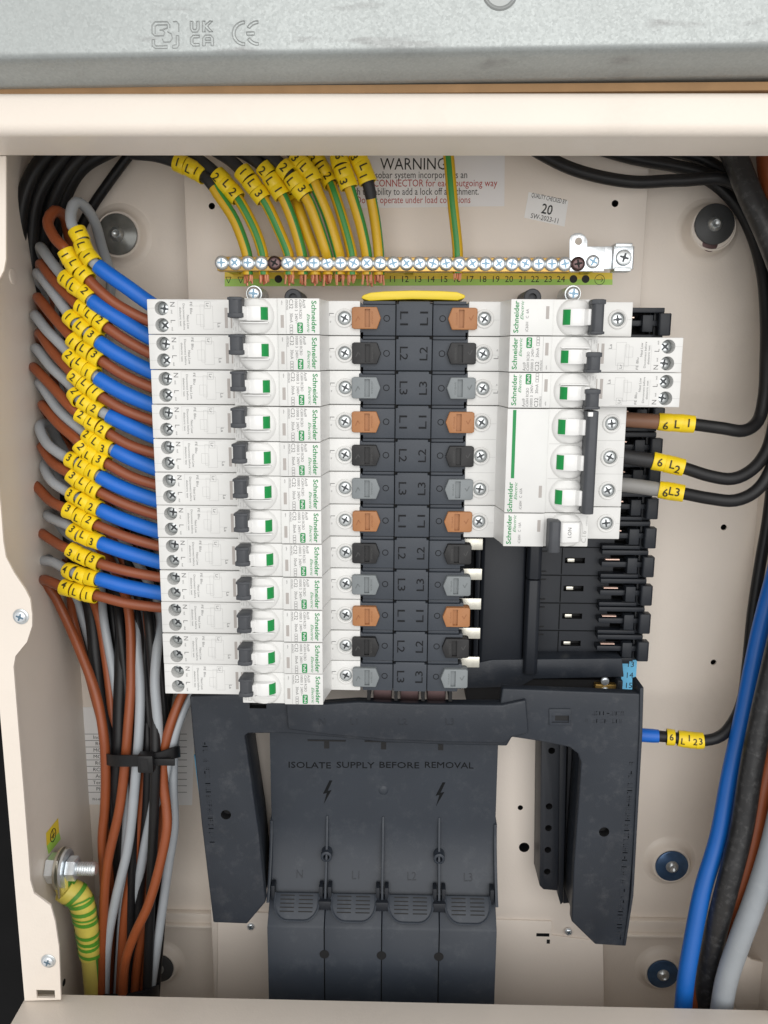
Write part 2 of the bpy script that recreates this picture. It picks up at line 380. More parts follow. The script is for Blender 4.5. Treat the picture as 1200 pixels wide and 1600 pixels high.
# ledge along the bottom that comes forward
prof = [(-17, -404.5), (-17, -407)] + [(-17, -440)] + [(-30, -440), (-30, -409)] + [(-84, -411), (-86, -409.5), (-85, -408)]
part(MB().prism_x([(-16, -405), (-90, -407.5), (-91.5, -409), (-91.5, -436), (-89, -436), (-89, -410), (-18, -408), (-18, -530), (-16, -530)][::-1], -227, 240), 'bottom_flange', 'cream_paint', enc, bevel=.5)
# front edge strips with the scalloped inner outline
inn = [(9, 244), (9, 330), (9, 405), (6, 422), (0, 434), (-12, 445), (-16, 470), (-12, 640), (-4, 740), (1, 792), (5, 845), (9, 870), (22, 895), (39, 920), (47, 936), (50, 960), (50, 978), (42, 1003), (24, 1025), (21, 1042), (28, 1130), (37, 1240),
       (44, 1330), (47, 1375), (53, 1396), (79, 1415), (86, 1440), (92, 1480), (95, 1562)]
ip = px2(inn, YF)
out = [(-226, -404.8), (-226, 66)]
strip = MB().prism(ip + out, YF, YF + 1.4).mesh('front_strip', 'cream_paint')
p0 = P(70, 1552, YF); cm = MB().box(p0.x - 5, p0.x + 6, YF - 3, YF + 6, p0.z - 3.2, p0.z + 2.2)
wpart(cut(strip, cm.mesh('c', 'cream_paint')), 'front_strip', enc)
part(MB().box(214, 226, YF, YF + 1.4, -404.8, 66), 'front_strip', 'cream_paint', enc)
for x, y in [(33, 963), (76, 1501)]:
    p = P(x, y, YF); screw(enc, p - enc_off, 3.3, h=2.0, rot=.4, washer=4.3)
p = PX(20, 432, -224.4)
part(MB().lathe(p + Vector((-.1, 0, 0)), (1, 0, 0), [(4.5, 0), (4.2, .7), (3.2, .9)], 20), 'wall_plug', 'cream_paint', enc)
p = PX(100, 1535, -224.4)
part(MB().lathe(p + Vector((-.1, 0, 0)), (1, 0, 0), [(2.2, 0), (2.2, .3)], 14), 'hole', 'slot_black', enc)
# fixing bosses pressed out of the back, each with washer and screw
for i, (x, y, r, kind) in enumerate([(183, 366, 12.2, 'clear'), (1117, 350, 11.8, 'rubber'), (1050, 1354, 11.3, 'blue'), (1036, 1523, 11, 'blue'), (247, 1514, 11, 'rubber')]):
    h = 12 if i == 1 else 6
    c = P(x, y, YB - h - 1.2)
    bo = part(MB().lathe((c.x, YB + .2, c.z - (2 if i == 1 else 0)), (0, -1, 0), [(r + 8, 0), (r + 5, .8), (r + 3.4, 2.2), (r + 2.0, h - 1.0), (r + 1.5, h + .4), (r + 1.1, h + .7), (r + .5, h + .6), (r + .2, h)], 40), 'fixing_boss', 'cream_paint', enc)
    MB().lathe((c.x, YB - h - .02, c.z), (0, -1, 0), [(r, 0), (r, 1.0), (r - .5, 1.4)], 36).obj('washer', {'clear': 'washer_clear', 'rubber': 'washer_rubber', 'blue': 'washer_blue'}[kind], bo)
    MB().lathe((c.x, YB - h - 1.4, c.z), (0, -1, 0), [(4.4, 0), (4.0, 1.2), (2.4, 2.4), (1.8, 1.6), (.4, 1.2)], 22).obj('screw', 'zinc_dull', bo)
    if i == 1: MB().lathe((c.x - 1.5, YB - h + .05, c.z - 11.2), (0, -1, 0), [(4.6, 0), (4.6, .15)], 20).obj('hole', 'screw_dark', bo)
# lower cross rail and corner bracket inside the box
a = P(240, 1438, 78); c = P(1066, 1462, 78)
part(MB().box(a.x, -137, 80, YB - .1, a.z - 7.5, a.z - 5.5), 'cross_rail', 'cream_paint', enc, bevel=.6); part(MB().box(a.x + 1, -137, 83, YB - .1, a.z - 5.4, a.z + 2), 'cross_rail_upstand', 'cream_paint', enc, bevel=.6)
part(MB().box(137, c.x + 10, 80, YB - .1, c.z - 4, c.z - 2), 'cross_rail', 'cream_paint', enc, bevel=.6); part(MB().box(137, c.x + 9, 83, YB - .1, c.z - 1.9, c.z + 7), 'cross_rail_upstand', 'cream_paint', enc, bevel=.6)
br = px2([(1142, 1548), (1140, 1532), (1152, 1518), (1160, 1490), (1175, 1500), (1260, 1520), (1260, 1640), (1168, 1640)], 20)
part(MB().prism(br, 20, 22), 'corner_bracket', 'cream_paint', enc, bevel=.4)
p = P(1193, 1555, 20); part(MB().lathe((p.x, 20.05, p.z), (0, -1, 0), [(1.8, 0), (1.8, .2)], 14), 'hole', 'slot_black', enc)

# ------------------------------------------------------------------ mounting pan
pan = thing('mounting_pan', 'cream sheet steel mounting pan behind the breakers', 'mounting plate', (0, YB, -529))
pb = MB().box(-136.5, 136.5, YP, YB - .2, -529, 96)
cm = MB()
for x, y, r in [(331, 322, 1.9), (961, 318, 2.0), (813, 1262, 1.8), (819, 1324, 3.6)]:
    p = P(x, y, YP); cm.lathe((p.x, YP - 3, p.z), (0, 1, 0), [(r, 0), (r, 15)], 18)
wpart(cut(pb.mesh('sheet', 'pan_paint', bevel=.8), cm.mesh('c', 'slot_black')), 'sheet', pan)  # hole walls coloured black, painting in the dark of the hollow behind
l = px2([(340, 1440), (358, 1425), (862, 1440), (862, 1462), (942, 1472), (945, 1640), (340, 1640)], YP - 1.6)
part(MB().prism(l, YP - 1.6, YP - .05), 'lower_plate', 'pan_paint', pan, bevel=.3)
p1 = P(838, 1461, YP - 1.7); p2 = P(858, 1468, YP - 1.7)
part(MB().box(p1.x, p2.x, YP - 1.75, YP - 1.6, p1.z - 1.0, p1.z + 1.4), 'slot', 'emboss_black', pan)
part(MB().box(p2.x - 1.6, p2.x + .6, YP - 1.8, YP - 1.6, p2.z - 3.2, p2.z - 1.1 + 1), 'slot', 'slot_black', pan)
pl = Vector((0, YB, -529))
for x, y, r in [(392, 1447, 2.6), (888, 1455, 2.6)]:
    p = P(x, y, YP - 1.6); screw(pan, p - pl, r, h=1.8, rot=.3)
for x, y in [(397, 459), (895, 459)]:
    p = P(x, y, 46); o = screw(pan, p - pl, 4.0, h=2.6, rot=.7); MB().lathe(p - pl + Vector((0, 24, 0)), (0, -1, 0), [(4.6, 0), (4.6, 24)], 20).obj('stand_off', 'zinc_dull', o)
for x, y in [(458, 465), (832, 465)]:
    p = P(x, y, 40); part(MB().lathe((p.x, YP, p.z), (0, -1, 0), [(5, 0), (5, YP - 40), (4.4, YP - 39.4), (2.4, YP - 39.4), (2.4, YP - 42)], 22), 'rail_boss', 'clip_grey', pan)

# ------------------------------------------------------------------ trunking and packing strip above
tr = thing('cable_trunking', 'galvanised steel cable trunking with stamped marks above the cream box', 'trunking', (0, -63, 87.4))
prof = [(-40, 87.4), (-61, 87.4), (-63, 88.0), (-66, 89.6), (-76, 91.9), (-79, 93.1), (-80.2, 94.0), (-80.6, 95.4), (-80.5, 98), (-79, 240), (-40, 240)]
tr.rotation_euler = (0, math.radians(-.75), 0)
tb = MB().prism_x(prof[::-1], -420, 420)
part(tb, 'body', 'galvanised', tr)
def outline_part(name, polys, r, Y, m, parent, off):
    mb = MB()
    for pts in polys: mb.tube([Vector((a, Y, c)) - off for a, c in pts], r, 6)
    return mb.obj(name, m, parent)
mat('stamp', (0.33, 0.345, 0.34), 0.45, 0.6)
mat('emboss_faint', (0.0195, 0.0235, 0.031), 0.5, spec=.38)
tro = Vector((0, -63, 87.4)); YT = -80.5
def T(x, y):
    v = P(x, y, YT); return (v.x, v.z)
# two-letter conformity marks drawn as raised outlines
def ringseg(cx, cy, ro, ri, a0, a1):
    o = [(cx + ro * math.cos(math.radians(a)), cy - ro * math.sin(math.radians(a))) for a in range(a0, a1 + 1, 12)]
    i = [(cx + ri * math.cos(math.radians(a)), cy - ri * math.sin(math.radians(a))) for a in range(a1, a0 - 1, -12)]
    return [T(*q) for q in o + i + [o[0]]]
ce = [ringseg(383, 48, 19.5, 15, 90, 270), ringseg(404, 48, 19.5, 15, 90, 150), ringseg(404, 48, 19.5, 15, 210, 270), [T(386, 46), T(398, 46), T(398, 51), T(386, 51), T(386, 46)]]
outline_part('conformity_mark', ce, .22, YT, 'stamp', tr, tro)
def letters_outline(polys): return [[T(*q) for q in p] for p in polys]
ukca = letters_outline([
    [(298, 28), (298, 40), (301, 45), (309, 45), (312, 40), (312, 28), (308, 28), (308, 39), (306, 41), (303, 41), (302, 39), (302, 28), (298, 28)],
    [(317, 28), (317, 45), (321, 45), (321, 38), (328, 45), (333, 45), (325, 36), (333, 28), (328, 28), (321, 34), (321, 28), (317, 28)],
    [(312, 50), (302, 50), (298, 54), (298, 63), (302, 67), (312, 67), (312, 63), (303, 63), (302, 61), (302, 56), (303, 54), (312, 54), (312, 50)],
    [(317, 67), (317, 55), (321, 50), (330, 50), (334, 55), (334, 67), (330, 67), (330, 62), (321, 62), (321, 67), (317, 67)], [(321, 58), (330, 58), (329, 54), (322, 54), (321, 58)]])
outline_part('conformity_mark', ukca, .22, YT, 'stamp', tr, tro)
lg = letters_outline([
    [(238, 46), (238, 33), (243, 28), (262, 28), (266, 33), (266, 38)], [(238, 46), (242, 50), (256, 50), (258, 45), (255, 41), (250, 41)], [(243, 46), (243, 35), (246, 33), (262, 33), (262, 38), (256, 40)],
    [(271, 28), (277, 28), (280, 32), (280, 44)], [(262, 44), (268, 47), (270, 54), (266, 60), (256, 60), (254, 55)], [(238, 56), (238, 66), (243, 70), (262, 70), (262, 66), (244, 66), (242, 63), (242, 56), (238, 56)],
    [(270, 70), (277, 70), (280, 66), (280, 50), (276, 50), (276, 64), (270, 66), (270, 70)]])
outline_part('maker_mark', lg, .22, YT, 'stamp', tr, tro)
v = P(783, -12, YT); part(MB().lathe((v.x, YT, v.z), (0, -1, 0), [(7.2, 0), (6.6, .5), (5.6, .2), (5.4, -.1)], 32), 'stamped_ring', 'stamp', tr)
cb = thing('cardboard_strip', 'thin brown cardboard strip wedged between trunking and cream box', 'cardboard', (0, -60, 83.2))
cb.rotation_euler = (0, math.radians(-.35), 0)
MB().box(-330, 330, -.5, 45, .2, 3.7).obj('sheet', 'cardboard', cb, bevel=.3)


# ================================================================== busbar stack
ROW = 18.0
def rz(k): return -ROW * k - ROW / 2
bus = thing('busbar_stack', 'dark grey busbar cover stack with orange, black and grey tabs', 'busbar', (0, 55, -216))
bo = Vector((0, 55, -216))
part(MB().box(-26, 26, 3, 54, -216, -.6), 'core', 'slot_black', bus)
SEGX = [(-29.3, -9.9), (-9.5, 9.3), (9.7, 29.3)]
def seg_mesh(i):
    x0, x1 = SEGX[i]; yf = (-.2, -1.0, -.2)[i]
    m = MB()
    if i == 1: pts = [(x0, -8.8), (x1, -8.8), (x1, 7.4), (x1 - 1.2, 7.4), (x1 - 1.2, 8.6), (x0 + 1.2, 8.6), (x0 + 1.2, 7.4), (x0, 7.4)]
    elif i == 0: pts = [(x0, -7.2), (x0 + 2.4, -7.2), (x0 + 2.4, -8.8), (x1, -8.8), (x1, 7.0), (x0 + 2.0, 7.0), (x0 + 2.0, 8.7 - 1), (x0, 8.7 - 1)][::1]
    else: pts = [(x0, -8.8), (x1 - 2.4, -8.8), (x1 - 2.4, -7.2), (x1, -7.2), (x1, 7.7), (x1 - 2.0, 7.7), (x1 - 2.0, 7.0), (x0, 7.0)]
    m.prism(pts, yf, 8)
    return m.mesh('cover_segment', 'busbar_grey', bevel=.35)
def lip_mesh(i):
    x0, x1 = SEGX[i]; a = (2.2, 1.3, .2)[i]; c = (.2, 1.3, 2.2)[i]
    return MB().box(x0 + a, x1 - c, .9, 8, 7.2, 8.85).mesh('segment_lip', 'busbar_grey', bevel=.25)
SEG = [seg_mesh(i) for i in range(3)]; LIP = [lip_mesh(i) for i in range(3)]
def emboss(name, body, h, x, z, y, rot, fit=None): return MB().text(body, h, x, z, y, rot, depth=.13, fit=fit).mesh(name, 'busbar_text', smooth=0)
EMB = {}
for n in '123':
    EMB[n] = [emboss('embossed_letters', 'L' + n, 4.1, -5.4, 0, -1.08, -math.pi / 2, 7.0), emboss('embossed_letters', 'L' + n, 4.1, 5.0, 0, -1.08, math.pi / 2, 7.0)]
RING = MB().lathe((0, -.2, 0), (0, -1, 0), [(1.75, -.1), (1.7, .14), (1.35, .14), (1.3, -.1)], 22, close=False).mesh('ring_mark', 'busbar_text')
def tab_mesh(m):
    """coloured locking tab, tip towards the middle of the stack (for the side at +x)"""
    pts = [(17.4, 0), (19.5, 5.6), (31.4, 5.6), (32.6, 5.0), (32.6, -5.0), (31.4, -5.6), (19.5, -5.6)]
    bd = MB().prism(pts, -3.2, 4).mesh('phase_tab', m, bevel=.45, seg=3)
    cm = MB().box(23.0, 25.8, -9, -1.6, -4.6, 4.6)
    me = cut(bd, cm.mesh('c', m)); return me
TAB = {'1': tab_mesh('tab_orange'), '2': tab_mesh('tab_black'), '3': tab_mesh('tab_grey')}
mat('tick_orange', (0.30, 0.115, 0.04), .6); mat('tick_black', (0.05, 0.05, 0.05), .6); mat('tick_grey', (0.13, 0.145, 0.15), .6)
TICK = {}
for n, m in (('1', 'tick_orange'), ('2', 'tick_black'), ('3', 'tick_grey')):
    t = MB().ribbon([(28.3, .9), (29.3, -.7), (30.6, 1.9)], .45, -3.26)
    t.text('ISOBAR', .9, 21.9, 0, -3.26, math.pi / 2, fit=6.5); TICK[n] = t.mesh('tab_print', m, smooth=0)
for k in range(12):
    z = rz(k); n = '123'[k % 3]
    for i in range(3):
        for me in (SEG[i], LIP[i]):
            o = link(me.name.split('.')[0], me, bus); o.location = (Vector((0, 0, z)) - bo) * S
    for me in EMB[n]:
        o = link('embossed_letters', me, bus); o.location = (Vector((0, 0, z)) - bo) * S
    for sx in (-1, 1):
        o = link('ring_mark', RING, bus); o.location = (Vector((sx * 14.3 + (-.2 if sx < 0 else .4), 0, z)) - bo) * S
        t = link('phase_tab', TAB[n], bus); t.location = (Vector((random.uniform(-.25, .25), random.uniform(-.2, .2), z + random.uniform(-.15, .15))) - bo) * S
        if sx < 0: t.rotation_euler = (0, math.pi, random.uniform(-.01, .01))
        link('tab_print', TICK[n], t)
# yellow cap at the top end
cp = px2([(564, 466), (567, 461), (579, 457), (600, 455), (645, 453.5), (690, 454.5), (714, 456), (727, 461), (727, 465.5), (715, 469.5), (690, 468.5), (645, 467.5), (600, 469), (577, 470.5)], 3)
part(MB().prism(cp, 3, 26), 'end_cap', 'cap_yellow', bus, bevel=.7)
# bare tongues where no breaker is fitted
for k in range(7, 12):
    part(MB().box(26, 41.5, 23.6, 25.2, rz(k) - 3.6, rz(k) + 3.2), 'busbar_tongue', 'tin', bus, bevel=.4)
for x in (-24, -8, 8, 24):
    part(MB().box(x - 1, x + 1, 14, 50, -228, -216.2), 'end_fin', 'slot_black', bus)  # black colour stands in for the shade of the gap below the stack
for x in (-16, 0, 16):
    part(MB().box(x - 5.5, x + 5.5, 18, 44, -234, -216.4), 'busbar_end', 'screw_dark', bus, bevel=.5)

# ================================================================== breakers
UN, US_, UT, UE, UM = 18.2, 39.2, 62.4, 108.4, 83.7
HR = math.pi / 2
def slot(mb, u0, u1, z0, z1, y): mb.box(u0, u1, y, y + 3.0, z0, z1)
def housing(profile, z0, z1, holes, name='housing', bevel=.4):
    bd = MB().prism_z(profile, z0, z1).mesh(name, 'white_plastic', bevel=bevel)
    cm = MB()
    for u, z, r, y, d in holes: cm.lathe((u, y + d, z), (0, -1, 0), [(r, 0), (r, d + 3)], 24)
    return cut(bd, cm.mesh('c', 'white_plastic')) if holes else bd
RECESS = {}
def term_screw(parent, u, z, y, r, rot):
    o = MB().lathe((u, y + 2.2, z), (0, -1, 0), [(r, 0), (r, 1.3), (r * .8, 2.0), (r * .55, 2.2)], 22).obj('terminal_screw', 'zinc_dull', parent)
    c = cross_mb((u, y + 2.2, z), r, h=2.2, rot=rot).obj('cross_recess', 'recess_dark', o, smooth=0)
    RECESS[c.data.name] = [cross_mb((u, y + 2.2, z), r, h=2.2, rot=rot + .37 * q)  .mesh('cross_recess', 'recess_dark', smooth=0) for q in range(5)]
    return o
def collar(parent, u, z, y, r):
    return MB().lathe((u, y, z), (0, -1, 0), [(r + 1.5, -.1), (r + 1.3, .7), (r + .9, .95), (r + .35, .8), (r + .2, -.3)], 28, close=False).obj('terminal_collar', 'white_plastic', parent)
def bezel(parent, z, half=8.5):
    pts = []
    m = MB(); ring = [(9.6, 0.0), (9.2, .9), (8.2, 1.7), (6.5, 2.2), (3, 2.5), (.3, 2.55)]; n = 36; vs = []; fs = []
    for r, h in ring:
        for i in range(n):
            a = 2 * math.pi * i / n
            vs.append((50.4 + r * .98 * math.cos(a), -20.2 - h, z + max(-half, min(half, r * 1.02 * math.sin(a)))))
    for k in range(len(ring) - 1):
        for i in range(n):
            j = (i + 1) % n; fs.append((k * n + i, k * n + j, (k + 1) * n + j, (k + 1) * n + i))
    fs.append([(len(ring) - 1) * n + i for i in range(n)])
    m.add(vs, fs); return m.obj('toggle_bezel', 'white_plastic', parent)
def toggle(parent, z, on=True, zh=3.6, zc=-1.2):
    """rocker barrel with its green window; the barrel axis is along z"""
    prof = [(44.0, -20.0), (44.0, -22.4)] + [(50.4 - 6.6 * math.cos(math.radians(a)), -21.2 - 5.0 * math.sin(math.radians(a))) for a in range(15, 166, 15)] + [(56.8, -22.4), (56.8, -20.0)]
    t = MB().prism_z(prof, z + zc - zh, z + zc + zh).obj('toggle', 'toggle_white', parent, bevel=.35)
    if on:
        g = [(44.2 + .12 * i, 0) for i in range(1)]
        gp = [(50.4 - 6.75 * math.cos(math.radians(a)), -21.25 - 5.12 * math.sin(math.radians(a))) for a in range(14, 61, 9)]
        gp2 = [(50.4 - 6.3 * math.cos(math.radians(a)), -21.2 - 4.7 * math.sin(math.radians(a))) for a in range(59, 13, -9)]
        MB().prism_z(gp + gp2, z + zc - zh + .5, z + zc + zh - .5).obj('green_window', 'toggle_green', t)
        MB().prism_z([(53.6, -25.2), (55.2, -28.0), (57.6, -28.2), (58.0, -22.4), (56.2, -21.4)], z + zc - zh + .3, z + zc + zh - .3).obj('lever', 'toggle_white', t, bevel=.4)
    return t
def lock_clip(parent, u0, u1, z0, z1, y0=-20.0, y1=-31.0, name='lock_clip', flare=True):
    um = (u0 + u1) / 2
    prof = [(u0 + .4, y0), (u0, y1 + 4), (u0 + .3, y1 + 1.2), (um - 1.5, y1), (um + 1.6, y1), (u1 - .3, y1 + 1.0), (u1, y1 + 4), (u1 - .4, y0)]
    o = MB().prism_z(prof, z0, z1).obj(name, 'clip_grey', parent, bevel=.45)
    if flare:
        MB().prism_z([(u0 - .35, y0 - 5), (u0 - .35, y1 + .6), (um, y1 - .5), (u1 + .35, y1 + .6), (u1 + .35, y0 - 5)], z1 - 2.4, z1 - .2).obj('clip_rib', 'clip_grey', o, bevel=.3)
        MB().prism_z([(u0 - .3, y0 - 5), (u0 - .3, y1 + .6), (um, y1 - .45), (u1 + .3, y1 + .6), (u1 + .3, y0 - 5)], z0 + .2, z0 + 1.5).obj('clip_rib', 'clip_grey', o, bevel=.3)
    return o
YN = -21.5                                   # face of the label panel
def brand_print(parent, z, wide=15.6):
    m = MB().text('Schneider', 2.35, 20.95, z, YN - .06, HR, fit=wide, bold=.018)
    m.text('Electric', 1.45, 23.75, z + wide * .5 - 4.6, YN - .06, HR, fit=9.2, shear=.35, bold=.004)
    return m.obj('brand_print', 'print_green', parent, smooth=0)
def inner_terminal(parent, z, lin=True, rot=.3):
    collar(parent, 7.2, z, -.5, 3.5); term_screw(parent, 7.2, z, -.3, 3.35, rot)
    m = MB().ribbon([(11.6, z - .6), (18, z - .6)], .1, -.56)
    m.obj('mould_line', 'print_light', parent, smooth=0)
    if lin: MB().text('L', 2.5, 14.0, z - 1.8, -.56, HR).text('in', 1.0, 14.4, z + 1.9, -.56, HR).obj('terminal_print', 'print_grey', parent, smooth=0)
def make_rcbo():
    t = thing('residual_current_breaker', 'x', 'circuit breaker')
    prof = [(-1.0, 56), (-1.0, -.5), (15.4, -.5), (17.6, -13), (UN + .3, -20.2), (UT, -20.2), (UT, -9.1), (UE, -9.1), (UE, 40), (83, 48), (83, 56)]
    wpart(housing(prof, -8.82, 8.82, [(7.2, 0, 3.5, -.5, 6), (100.9, 4.25, 3.6, -9.1, 9), (100.9, -4.25, 3.6, -9.1, 9)]), 'housing', t)
    MB().box(UN, US_, YN, -20.0, -8.75, 8.75).obj('label_panel', 'white_plastic', t, bevel=.3)
    brand_print(t, .2)
    m = MB().text('Acti9', 1.5, 25.9, -6.2, YN - .06, HR, fit=4.2).text('iC60H RCBO', 1.35, 27.7, -3.5, YN - .06, HR, fit=9.4).text('10000 3  240V~', 1.35, 29.8, -2.3, YN - .06, HR, fit=11.8)
    m.text('C32', 1.9, 32.3, -6.0, YN - .06, HR, fit=4.6).text('30mA', 1.5, 32.3, .8, YN - .06, HR, fit=4.6).text('A9D29632', .9, 34.3, -5.6, YN - .06, HR, fit=5.2)
    for q in range(3): m.ribbon([(31.7, 4.2 + q * 1.5), (33.1, 4.2 + q * 1.5), (33.1, 5.4 + q * 1.5), (31.7, 5.4 + q * 1.5)], .16, YN - .06, closed=True)
    m.ribbon([(35.0, -8.4), (35.0, 8.4)], .08, YN - .06).text('valve', .7, 36.9, -6.6, YN - .06, HR)
    m.obj('rating_print', 'print_grey', t, smooth=0)
    bd = MB().prism([(26.6, 3.4), (27.0, 3.0), (29.0, 3.0), (29.4, 3.4), (29.4, 7.8), (29.0, 8.2), (27.0, 8.2), (26.6, 7.8)], YN - .1, YN + .2).obj('green_badge', 'print_green', t)
    MB().text('PoN', 1.45, 28.0, 5.6, YN - .14, HR, fit=4.0, bold=.01).obj('badge_print', 'toggle_white', bd, smooth=0)
    MB().box(36.1, 37.7, YN - .08, YN + .3, -.6, 5.6).obj('label_window', 'slot_grey', t)
    bezel(t, 0); toggle(t, 0)
    MB().box(43.5, 57.5, -25.0, -20.2, 2.9, 3.5).obj('bezel_rib', 'toggle_white', t, bevel=.2)
    lock_clip(t, 55.4, 62.2, -8.9, 1.2)
    m = MB().text('test', 1.0, 60.5, 6.2, -20.26, HR).text('unset test', .7, 61.6, 5.0, -20.26, HR)
    m.ribbon([(57.6, 3.3), (59.2, 3.3), (59.2, 7.4), (57.6, 7.4)], .15, -20.26, closed=True).obj('test_print', 'print_light', t, smooth=0)
    # outer body: vents, diagram, lettering, terminals
    for u in (64.6, 67.6): MB().box(u - .75, u + .75, -9.18, -8.9, -4.6, 5.6).obj('vent_slot', 'slot_grey', t)
    m = MB(); y = -9.16
    m.ribbon([(79.5, 6.2), (74.5, 6.2), (74.5, -5.4), (77, -5.4)], .1, y).ribbon([(79.5, 6.2), (79.5, -1.2), (83, -1.2), (83, 4), (79.5, 4)], .1, y)
    m.ribbon([(81, -6), (81, 5), (79, 5), (79, -6)], .1, y, closed=True).ribbon([(77, -5.4), (85, -5.4)], .1, y).ribbon([(70, 2.8), (74.5, 2.8)], .1, y)
    m.ribbon([(75.6, -7.6), (78.6, -7.6), (78.6, -4.2), (75.6, -4.2)], .14, y, closed=True)
    m.ribbon([(72, -8.0), (92.5, -8.0)], .08, y).ribbon([(92.5, 5.0), (92.5, -8.0)], .08, y).ribbon([(104.5, 4.25), (108.2, 4.25)], .1, y).ribbon([(104.5, -4.25), (108.2, -4.25)], .1, y)
    m.obj('circuit_print', 'print_light', t, smooth=0)
    m = MB().text('FE Blu', 1.2, 85.6, -4.4, y, HR, fit=6).text('Neut Low', 1.2, 87.4, 2.6, y, HR, fit=7).text('Disconnect before', 1.05, 89.4, 0, y, HR, fit=13.2).text('dielectric test', 1.05, 91.2, 0, y, HR, fit=9.6)
    m.text('Lr', 1.5, 77.1, -5.9, y, HR, fit=2).text('La', 1.5, 71.4, 4.2, y, HR, fit=2.2)
    m.text('L', 2.4, 95.2, 2.4, y, HR).text('out', 1.0, 95.6, 6.2, y, HR).text('N', 2.4, 95.2, -6.2, y, HR).text('out', 1.0, 95.6, -2.4, y, HR)
    m.obj('terminal_print', 'print_grey', t, smooth=0)
    term_screw(t, 100.9, 4.25, -9.1 + 5.4, 3.4, .5); term_screw(t, 100.9, -4.25, -9.1 + 5.4, 3.4, 1.1)
    MB().box(UE - .4, UE + 3.2, 4, 22, -8.2, 8.2).obj('end_shutter', 'cap_yellow', t, bevel=.5)
    inner_terminal(t, 0)
    return t
def brk_loc(k, side): return Vector((side * 29.3 + random.uniform(-.2, .2), random.uniform(-.35, .35), rz(k)))
rcbo = make_rcbo()
RC = []
for k in range(12): RC.append((k, -1))
for k in (1, 2): RC.append((k, 1))
for i, (k, side) in enumerate(RC):
    o = rcbo if i == 0 else copy_tree(rcbo)
    o.location = brk_loc(k, side) * S
    for ch in o.children:
        for g in ch.children:
            if g.data.name in RECESS: g.data = random.choice(RECESS[g.data.name])
    o.rotation_euler = (random.uniform(-.006, .006), (math.pi if side < 0 else 0) + random.uniform(-.0016, .0016), 0)
    if side < 0:
        o['label'] = 'white C32 residual current breaker in the column of twelve, ' + ORD[k]; o['group'] = 'twelve breakers on one side of the busbars'
        if k == 11:
            for ch in list(o.children):
                if ch.name.startswith('end_shutter'): bpy.data.objects.remove(ch)
    else:
        o['label'] = ('white C32 residual current breaker directly below the 6A breaker', 'white C32 residual current breaker directly above the three-pole breaker')[k - 1]
        o['group'] = 'breakers on the other side of the busbars'
def make_mcb(k0, poles, label, amp, on=True):
    H0 = -ROW * (poles - 1) - 8.82
    t = thing('circuit_breaker', label, 'circuit breaker', (29.3, 0, rz(k0)), 'breakers on the other side of the busbars')
    zs = [-ROW * i for i in range(poles)]
    prof = [(-1.0, 56), (-1.0, -.5), (15.4, -.5), (17.6, -13), (UN + .3, -20.2), (UT, -20.2), (UT + .4, -1.2), (UM, -1.2), (UM, 56)]
    holes = []
    for z in zs: holes += [(7.2, z, 3.5, -.5, 6), (76.2, z, 3.6, -1.2, 6)]
    link('housing', housing(prof, H0, 8.82, holes), t)
    MB().box(UN, US_, YN, -20.0, H0 + .07, 8.75).obj('label_panel', 'white_plastic', t, bevel=.3)
    zc = zs[-1]
    brand_print(t, zc + (.2 if poles == 1 else -.6))
    MB().text('iC60H   ' + amp, 1.35, 26.4, zc - 1.5, YN - .06, HR, fit=11).obj('rating_print', 'print_grey', t, smooth=0)
    MB().box(35.6, 37.2, YN - .08, YN + .3, zc - .8, zc + 5.4).obj('label_window', 'slot_grey', t)
    if poles > 1:
        MB().box(21.0, 22.7, YN - .07, YN + .1, zc + 9.2, 8.2).obj('green_line', 'print_green', t)
    for i, z in enumerate(zs):
        bezel(t, z)
        if on:
            toggle(t, z, True, 4.2, 0)
        inner_terminal(t, z, False, .2 + i)
        collar(t, 76.2, z, -1.2, 3.6); term_screw(t, 76.2, z, -1.0, 3.4, .9 + i)
        MB().box(65.2, 66.6, -1.28, -1.0, z - 5.0, z + 5.4).obj('vent_slot', 'slot_grey', t)
        m = MB().ribbon([(80.4, z), (83.6, z)], .1, -1.26)
        if i: m.ribbon([(.5, z + 9), (15, z + 9)], .14, -.58).ribbon([(63.2, z + 9), (83.4, z + 9)], .14, -1.28).ribbon([(40, z + 9), (56, z + 9)], .14, -20.27)
        m.obj('mould_line', 'print_light', t, smooth=0)
    if on:
        lock_clip(t, 56.4, 62.6, H0 - .4 + (1.5 if poles > 1 else .8), 8.4, name='lock_clip' if poles == 1 else 'linked_handle', flare=poles == 1)
        MB().box(56.9, 59.2, -31.6, -28, 5.8, 8.0).obj('clip_step', 'toggle_white', t, bevel=.2) if poles > 1 else None
    return t
make_mcb(0, 1, 'white single-pole 6A breaker with green window, above the other breakers', 'C  6A')
make_mcb(3, 3, 'tall white three-pole breaker with a green stripe and linked grey handle', 'C  63A')
t = make_mcb(6, 1, 'white C16 breaker switched off, its grey handle against the brand panel', 'C  16A', on=False)
lock_clip(t, 40.2, 46.6, -10.0, 6.2, y1=-30.5, flare=False)
prof = [(46.6, -20.0), (46.6, -25.6), (48, -26.4), (56.6, -25.2), (58.2, -22.4), (58.2, -20.0)]
o = MB().prism_z(prof, -5.6, 5.0).obj('toggle', 'toggle_white', t, bevel=.5)
MB().text('I.ON', 1.9, 51.6, -.2, -26.05, HR, fit=5.2).obj('toggle_print', 'print_grey', o, smooth=0)
MB().text('C16', 2.4, 60.2, -3.6, -20.28, HR, fit=6.4).text('A9F54116', .8, 61.4, 4.8, -20.28, HR, fit=5).obj('rating_print', 'print_light', t, smooth=0)

